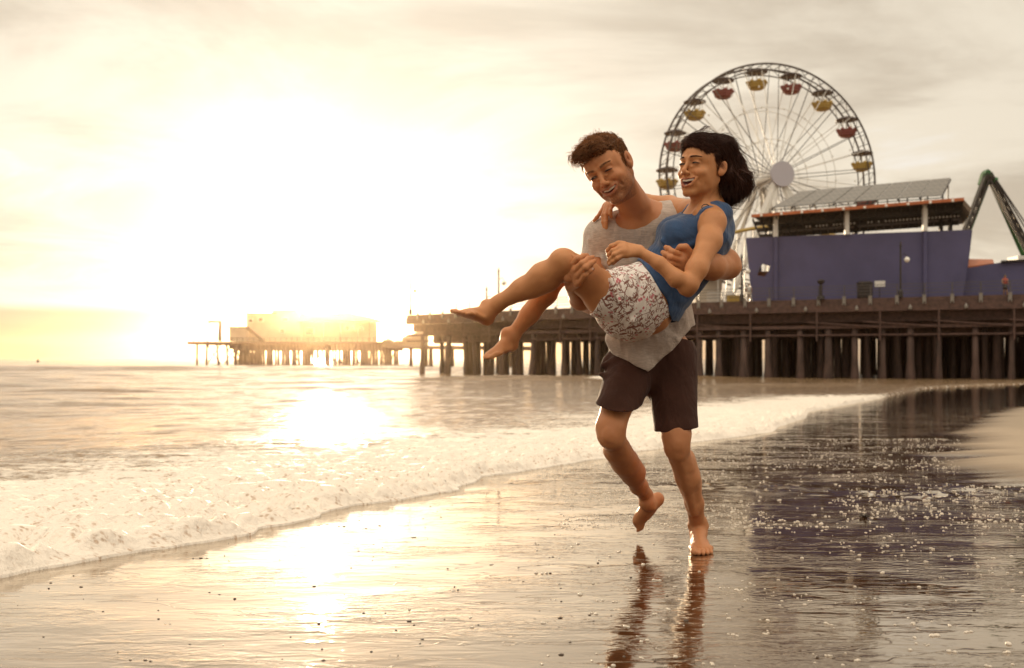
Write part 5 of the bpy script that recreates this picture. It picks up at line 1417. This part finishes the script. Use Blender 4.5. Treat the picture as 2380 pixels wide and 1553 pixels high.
# ---------------------------------------------------------------- the woman
woman = empty('person', tuple(P(1480, 770, 3.58)), 'laughing dark-haired woman in blue tank top and floral shorts carried in his arms', 'person')
FW = Field((-.24, 3.20, .70), (.80, 3.98, 1.62), VH)
BW = (.54, .245, .105)
hw = Head(P(1633, 390, 3.50), 50, 0, 4, .93)
sculpt_head(FW, hw, True, .0085)
nw = P(1648, 486, 3.56)
FW.cone(hw.w(.0, .028, -.055), nw, .044, .046, .02); FW.cone(hw.w(0, -.005, -.08), nw + V(-.012, -.01, -.01), .036, .040, .02)
FW.cone(hw.w(.052, .025, -.045), P(1622, 490, 3.47), .010, .008, .012)
sN, sF = P(1656, 516, 3.44), P(1606, 492, 3.68)
FW.cone(nw, sN, .044, .046, .03); FW.cone(nw, sF, .044, .040, .03)
cW = P(1630, 548, 3.57); rW = P(1592, 600, 3.59); wW = P(1548, 650, 3.61); pW = P(1492, 700, 3.60)
tn = unit(P(1675, 560, 3.57) - P(1585, 530, 3.57))           # front-to-back direction of her chest
FW.cone(cW, rW, .118, .108, .04, (tn, .84)); FW.cone(rW, wW, .106, .100, .04, (tn, .9)); FW.cone(wW, pW, .102, .130, .05)
FW.ell(P(1576, 548, 3.50), np.eye(3), (.058, .058, .058), .03); FW.ell(P(1566, 542, 3.62), np.eye(3), (.056, .056, .056), .03)
# near arm
eN = P(1602, 662, 3.30); wN = P(1489, 586, 3.32)
FW.chain([sN, P(1649, 560, 3.39), P(1620, 624, 3.32), eN], [.041, .040, .034, .030], .02)
FW.chain([eN, P(1572, 648, 3.29), P(1532, 612, 3.30), wN], [.027, .0275, .022, .0175], .015)
FW.cone(P(1599, 680, 3.31), P(1592, 674, 3.30), .014, .018, .02)
khf = [P(1437, 566, 3.325), P(1440, 576, 3.31), P(1443, 585, 3.30), P(1447, 594, 3.30)]
hand(FW, wN, khf, [
    [P(1421, 573, 3.32), P(1413, 582, 3.33), P(1413, 591, 3.34)],
    [P(1424, 583, 3.30), P(1415, 592, 3.31), P(1415, 600, 3.325)],
    [P(1427, 592, 3.29), P(1418, 602, 3.30), P(1414, 611, 3.31)],
    [P(1433, 601, 3.29), P(1424, 608, 3.295), P(1416, 615, 3.30)]], [.0082, .0084, .0080, .0074], .0125, thumb=[P(1470, 588, 3.335), P(1448, 592, 3.35), P(1434, 603, 3.355), P(1425, 612, 3.35)], trs=[.0125, .0105, .0090, .0070])
# far arm, behind his neck; hand hanging over his far shoulder
FW.chain([sF, P(1555, 478, 3.86), P(1500, 470, 3.93)], [.042, .036, .030], .02); FW.chain([P(1500, 470, 3.93), P(1455, 462, 3.88), P(1425, 468, 3.80)], [.030, .028, .022], .015)
kf = [P(1405, 480, 3.755), P(1409, 480, 3.735), P(1415, 480, 3.72), P(1421, 480, 3.71)]
hand(FW, P(1424, 468, 3.79), kf, [
    [P(1396, 495, 3.74), P(1387, 506, 3.735), P(1381, 513, 3.735)],
    [P(1402, 500, 3.705), P(1402, 516, 3.695), P(1405, 528, 3.695)],
    [P(1409, 499, 3.695), P(1409, 516, 3.685), P(1409, 530, 3.69)],
    [P(1419, 490, 3.69), P(1419, 497, 3.685), P(1421, 504, 3.69)]], [.0085, .0088, .0085, .0078], .012)
# legs
hN = P(1478, 706, 3.55)
kN = P(1314, 609, 3.38)
FW.chain([hN, P(1410, 688, 3.50), P(1352, 640, 3.43), kN], [.095, .074, .056, .044], .03)
FW.ell(P(1307, 603, 3.37), roty(.5), (.040, .042, .032), .02)
FW.chain([kN + V(-.01, 0, -.01), P(1262, 643, 3.42), P(1215, 672, 3.46), P(1158, 705, 3.50)], [.043, .046, .037, .0245], .02)
FW.cone(P(1278, 652, 3.43), P(1245, 668, 3.45), .032, .030, .03)
foot(FW, P(1138, 761, 3.535), P(1056, 727, 3.41), (-.18, -.25, 1), True, .080); FW.cone(P(1158, 705, 3.50), P(1136, 725, 3.51), .0255, .028, .02)
hF = P(1470, 702, 3.66); kF_ = P(1306, 622, 3.54)
FW.chain([hF, P(1385, 664, 3.62), kF_], [.085, .060, .042], .03)
FW.chain([kF_, P(1268, 682, 3.58), P(1230, 732, 3.61), P(1190, 781, 3.62)], [.042, .039, .032, .0235], .02)
foot(FW, P(1199, 814, 3.655), P(1127, 837, 3.52), (-.50, -.60, .8), False, .080); FW.cone(P(1190, 783, 3.62), P(1183, 792, 3.63), .0255, .028, .02)
def woman_tint(v):
    return head_tint(hw, v, BW, (.38, .115, .080), None, (.58, .21, .11))
wbody = body_mesh('body', FW, M_skin, woman, woman_tint, skin_disp)
print('woman verts', len(wbody.data.vertices))
del FW
M_hairw = principled('dark_brown_hair', (.060, .023, .014), .5, spec=.2, var=.35, scale=25)
face_parts(hw, woman, .0024, M_hairw, M_teeth, M_eye, M_iris, M_lash, (.0026, .0026), (-.35, 0), .004)
M_strw = backlit_hair('dark_hair_strand', (.055, .021, .013), (.40, .16, .06), .22)
# bob of hair blown back to the right
FH = Field(hw.o - [.17, .2, .24], hw.o + [.24, .2, .17], .0028)
FH.ell(hw.w(0, .030, .040), hw.R, V(.0805, .0975, .0860), 0)
FH.ell(hw.w(0, -.030, .068), hw.R, V(.060, .052, .048), .02)
FH.ell(hw.w(-.01, -.060, .092), hw.R, V(.036, .024, .020), .015)
hs = lambda px, py, Y: P(px, py, Y)
FH.chain([hs(1674, 350, 3.56), hs(1693, 400, 3.58), hs(1704, 440, 3.58)], [.054, .046, .032], .03)
FH.chain([hs(1660, 380, 3.62), hs(1690, 430, 3.62), hs(1690, 462, 3.60)], [.052, .044, .022], .03)
FH.chain([hs(1690, 410, 3.52), hs(1716, 430, 3.53), hs(1735, 445, 3.55)], [.045, .030, .012], .02)
FH.chain([hs(1700, 380, 3.56), hs(1722, 405, 3.56), hs(1738, 412, 3.58)], [.045, .024, .008], .02)
FH.ell(hw.w(0, -.095, -.018), hw.R, V(.082, .062, .080), .006, 'sub')
FH.ell(hw.w(.03, -.060, -.060), hw.R, V(.055, .072, .075), .006, 'sub')
FH.ell(hw.w(.078, .014, -.006), hw.R, V(.020, .022, .034), .004, 'sub')
FH.ell(hw.w(-.03, -.035, -.085), hw.R, V(.07, .06, .06), .006, 'sub')
FH.cone(P(1640, 470, 3.50), P(1625, 440, 3.45), .040, .040, .006, None, 'sub')
hairw = body_mesh('hair', FH, M_hairw, woman, None, lambda v, n: .0016 * vnoise(v * [120, 120, 30], 8))
R_ = random.Random(5); mb = MB()
for i in range(1000):       # long locks following the head then out with the wind
    a = R_.uniform(-.2, 1.0); x = R_.uniform(-.07, .08); y0 = R_.uniform(-.03, .10)
    rr = max(.02, 1 - (x / .083) ** 2 - ((y0 - .028) / .104) ** 2); z = .04 + .088 * math.sqrt(rr)
    p0 = hw.w(x, y0, z)
    ex = 1700 + R_.uniform(-32, 30); ey = 452 + R_.gauss(0, 10) - max(0, ex - 1700) * .35; eY = R_.uniform(3.48, 3.66)
    ey += 6 * math.sin(ex * .35); p3 = P(ex, ey, eY); p1 = p0 + (P(1705, 360, eY) - p0) * R_.uniform(.45, .75) ; p2 = P(1706 + R_.uniform(-26, 12) + (ex - 1700) * .3, 405 + R_.uniform(-12, 12), eY)
    ptsq = [p0 * (1 - t_) ** 3 + 3 * p1 * t_ * (1 - t_) ** 2 + 3 * p2 * t_ * t_ * (1 - t_) + p3 * t_ ** 3 for t_ in np.linspace(0, 1, 9)]
    strand(mb, ptsq, .0010)
for i in range(120):        # tips flicking up at the right
    st = P(1705 + R_.uniform(-12, 14), 392 + R_.uniform(-14, 22), R_.uniform(3.5, 3.62)); sp_ = R_.uniform(.3, 1)
    e1_ = P(1738 + 12 * sp_, 385 + 16 * R_.random(), 3.56); e2_ = P(1746 + 14 * sp_, 425 + R_.uniform(-12, 14), 3.56); e3_ = P(1728 + R_.uniform(-14, 12), 448 + R_.uniform(-10, 6), 3.56)
    ptsq = [st * (1 - t_) ** 3 + 3 * e1_ * t_ * (1 - t_) ** 2 + 3 * e2_ * t_ * t_ * (1 - t_) + e3_ * t_ ** 3 for t_ in np.linspace(0, 1, 10)]
    strand(mb, ptsq, .0016)
for i in range(420):        # hair line: swept back from the forehead, a tuft on top
    u = R_.random(); ang_ = (u * 2 - 1) * 1.25
    p0 = V(.066 * math.sin(ang_), -.082 + .075 * (1 - math.cos(ang_)), .078 - .035 * abs(math.sin(ang_)))
    d = V(p0[0] * .3, .035, .030) * R_.uniform(.7, 1.3)
    strand(mb, [hw.w(*p0), hw.w(*(p0 + d * .5 + V(0, -.008, .012))), hw.w(*(p0 + d * 1.4 + V(0, .01, .004)))], .0011)
for i in range(64):        # locks curling out along the lower edge and to the right
    u = R_.random(); st = P(1686 + 26 * u + R_.uniform(-8, 8), 405 + R_.uniform(-20, 25), R_.uniform(3.5, 3.64)); ex = 1684 + 62 * u; ey = 474 - 24 * u + R_.uniform(-6, 6)
    if i % 3 == 0: ex = 1746 + R_.uniform(-6, 9); ey = R_.uniform(408, 452)
    e_ = P(ex, ey, 3.57); m1 = st * .5 + e_ * .5 + V(.022 + .02 * u, 0, .004 + .014 * u); m2 = e_ + V(.010, 0, .022)
    strand(mb, [st * (1 - t_) ** 3 + 3 * m1 * t_ * (1 - t_) ** 2 + 3 * m2 * t_ * t_ * (1 - t_) + e_ * t_ ** 3 for t_ in np.linspace(0, 1, 10)], R_.uniform(.002, .0045), .0004, 5)
for i in range(260):       # loose flyaway hairs
    st = P(1700 + R_.uniform(-20, 12), 350 + R_.uniform(-20, 80), R_.uniform(3.5, 3.64)); l_ = R_.uniform(18, 52); a_ = R_.uniform(.35, 1.3)
    strand(mb, [st + P(1190, 832, 3.56) * 0 + V(.0015 * (l_ * t_ * math.cos(a_ * (1 - .5 * t_))), 0, -.0015 * l_ * t_ * math.sin(a_ * (.6 + .6 * t_)) + .004 * math.sin(t_ * 3)) for t_ in np.linspace(0, 1, 8)], .0007)
for i in range(14):
    x_ = R_.uniform(-5, 8); pts = [P(1628 + x_ + 14 * t_ + 8 * math.sin(t_ * 3), 305 - 12 * math.sin(t_ * 3.1) + R_.uniform(-1, 1), 3.50) for t_ in np.linspace(0, 1, 7)]
    strand(mb, pts, .0007)
mb.build('hair_locks', M_strw, hairw, True)
def wflow(p):
    q = hw.loc(p)
    if q[1] < -.02 and q[2] > .05: return hw.R @ V(.5 * (1 if q[0] > -.02 else -.6), .9, -.2)
    return P(1716, 462, 3.58) - p
comb(hairw, wflow, 7000, lambda p: .055, .0008, M_strw, hairw, R_, wave=.0012, kap=3.0)

# tank top
M_tank = cloth_material('blue_jersey', (.048, .100, .215), (.038, .078, .17), rough=.75, wr=.55, sheen=.25)
FK = Field((.36, 3.30, .88), (.80, 3.80, 1.32), .0028)
G_ = .008
FK.cone(nw + V(0, 0, -.03), sN + V(-.004, .012, .006), .044, .046, .03); FK.cone(nw + V(0, 0, -.03), sF, .044, .042, .03)
FK.cone(cW, rW, .118 + G_, .110 + G_, .04, (tn, .86)); FK.cone(rW, wW, .108 + G_, .106 + G_, .04, (tn, .94)); FK.cone(wW, P(1512, 690, 3.61), .106 + G_, .126 + G_, .05)
FK.cone(P(1664, 528, 3.58), P(1640, 600, 3.60), .060, .062, .03); FK.cone(P(1668, 498, 3.56), P(1668, 540, 3.58), .040, .052, .03)
FK.ell(P(1576, 548, 3.50), np.eye(3), (.066, .066, .064), .03); FK.ell(P(1566, 542, 3.62), np.eye(3), (.064, .064, .062), .03)
for a, b, r in (((1560, 590, 3.48), (1540, 560, 3.47), .008), ((1590, 575, 3.45), (1558, 585, 3.46), .009), ((1625, 560, 3.45), (1580, 580, 3.45), .008), ((1530, 630, 3.50), (1575, 660, 3.50), .011), ((1545, 655, 3.50), (1572, 700, 3.53), .012), ((1520, 615, 3.52), (1560, 625, 3.50), .009)):
    FK.cone(P(*a), P(*b), r, r, .014)
FK.cone(P(1568, 672, 3.58), P(1560, 705, 3.62), .060, .040, .03)
FK.cone(P(1636, 484, 3.50), P(1676, 496, 3.50), .034, .040, .02)
outer = FK.d.copy(); FK.d = np.maximum(FK.d, -(outer + .006)); del outer
FK.ell(sN + V(-.004, -.040, -.008), roty(-.25), (.044, .062, .060), .004, 'sub')      # arm hole
FK.ell(sF + V(0, .03, .0), np.eye(3), (.052, .06, .065), .004, 'sub')
FK.ell(P(1606, 478, 3.53), roty(.45), (.032, .085, .040), .004, 'sub')              # neckline
FK.cone(P(1640, 442, 3.54), P(1632, 462, 3.54), .050, .042, .004, None, 'sub')
FK.cone(P(1506, 648, 3.47), P(1556, 715, 3.47), .006, .026, .003, None, 'sub')
FK.half(P(1520, 655, 3.5), unit(V(-.85, 0, -.42)), .003)
tank = body_mesh('tank_top', FK, M_tank, woman, None, lambda v, n: .0026 * vnoise(v @ roty(.8) * [9, 14, 34], 34) + .0014 * vnoise(v @ roty(.3) * [24, 30, 60], 35), 2)
del FK
# floral shorts
m = cloth_material('floral_cotton', (.92, .88, .83), (.88, .83, .78), rough=.8, wr=.5, sheen=.1)
t = m.node_tree; b = t.nodes['Principled BSDF']; co = N(t, 'ShaderNodeTexCoord').outputs['Object']
wn_ = N(t, 'ShaderNodeTexNoise', i_Scale=9.0, i_Detail=1.0); L(t, co, wn_.inputs['Vector'])
wc = N(t, 'ShaderNodeVectorMath', operation='MULTIPLY_ADD'); L(t, wn_.outputs['Color'], wc.inputs[0]); wc.inputs[1].default_value = (.05, .05, .05); L(t, co, wc.inputs[2])
def leaf(rot, sc3, thr, seed, freq):
    mm = N(t, 'ShaderNodeMapping'); mm.inputs['Rotation'].default_value = rot; mm.inputs['Location'].default_value = (seed, seed * 1.7, 0); L(t, wc.outputs[0], mm.inputs[0]); m2 = N(t, 'ShaderNodeMapping'); m2.inputs['Scale'].default_value = sc3; L(t, mm.outputs[0], m2.inputs[0]); mm = m2
    v_ = N(t, 'ShaderNodeTexVoronoi', i_Scale=freq); L(t, mm.outputs[0], v_.inputs['Vector']); return maprange(t, v_.outputs['Distance'], thr, thr * 1.25, 1, 0)
mask = leaf((0, .6, 0), (.9, 1, 3.4), .30, 0, 30)
for rr, sc3, th, sd, fr in (((0, -.5, 0), (.9, 1, 3.6), .215, 3.1, 31), ((0, 1.35, 0), (.8, 1, 4.2), .21, 7.7, 33), ((0, 2.2, 0), (.8, 1, 4.6), .19, 9.2, 35), ((0, -1.1, 0), (.9, 1, 3.8), .18, 5.2, 38)):
    mask = math_(t, 'MAXIMUM', mask, leaf(rr, sc3, th, sd, fr))
stm = N(t, 'ShaderNodeTexVoronoi', i_Scale=26.0, feature='DISTANCE_TO_EDGE'); L(t, wc.outputs[0], stm.inputs['Vector']); mask = math_(t, 'MULTIPLY', mask, .92); mask = math_(t, 'MAXIMUM', mask, maprange(t, stm.outputs['Distance'], .016, .030, 1, 0))
vf = N(t, 'ShaderNodeTexVoronoi', i_Scale=48.0); L(t, wc.outputs[0], vf.inputs['Vector']); pink = maprange(t, vf.outputs['Distance'], .24, .34, 1, 0)
cl3 = N(t, 'ShaderNodeTexNoise', i_Scale=20.0, i_Detail=2.0); L(t, co, cl3.inputs['Vector'])
pink = math_(t, 'MULTIPLY', pink, maprange(t, cl3.outputs[0], .46, .54)); pc = maprange(t, vf.outputs['Distance'], .05, .10, 1, 0)
old = b.inputs['Base Color'].links[0].from_socket
c_ = mixc(t, math_(t, 'MULTIPLY', mask, maprange(t, cl3.outputs[0], .60, .52)), old, (.24, .085, .060)); c_ = mixc(t, pink, c_, mixc(t, pc, (.62, .22, .24), (.22, .02, .04)))
L(t, c_, b.inputs['Base Color'])
FO = Field((.18, 3.34, .74), (.66, 3.92, 1.12), .0030)
FO.cone(P(1500, 690, 3.60), P(1470, 702, 3.60), .128, .138, .03)
FO.cone(hN + V(0, 0, .002), P(1404, 684, 3.50), .110, .088, .03); FO.cone(hF, P(1400, 684, 3.63), .105, .075, .03); FO.cone(P(1462, 735, 3.60), P(1440, 728, 3.58), .085, .08, .03)
for a, b_, r in (((1420, 650, 3.42), (1440, 700, 3.40), .007), ((1455, 640, 3.45), (1452, 690, 3.43), .008), ((1480, 640, 3.46), (1470, 690, 3.44), .008), ((1500, 650, 3.48), (1485, 700, 3.45), .007), ((1520, 690, 3.48), (1470, 745, 3.46), .008), ((1540, 710, 3.52), (1480, 760, 3.50), .007)):
    FO.cone(P(*a), P(*b_), r, r, .014)
outer = FO.d.copy(); FO.d = np.maximum(FO.d, -(outer + .0065)); del outer
FO.half(P(1396, 680, 3.45), V(-.93, -.12, .34), .002)
FO.half(P(1530, 672, 3.5), unit(V(.88, 0, .48)), .003)
body_mesh('floral_shorts', FO, m, woman, None, lambda v, n: .0022 * vnoise(v * [22, 22, 12], 44) + .0012 * vnoise(v * [50, 50, 30], 45), 2)
del FO
M_cord = principled('dark_bra_cord', (.03, .015, .012), .6)
MB().tube([P(1640 - 9 * math.cos(a), 482 - 7 * math.sin(a), 3.415 + .006 * math.sin(a)) for a in np.linspace(-.6, 2.6, 10)], .0016, 5).build('necklace_cord', M_cord, woman, True)
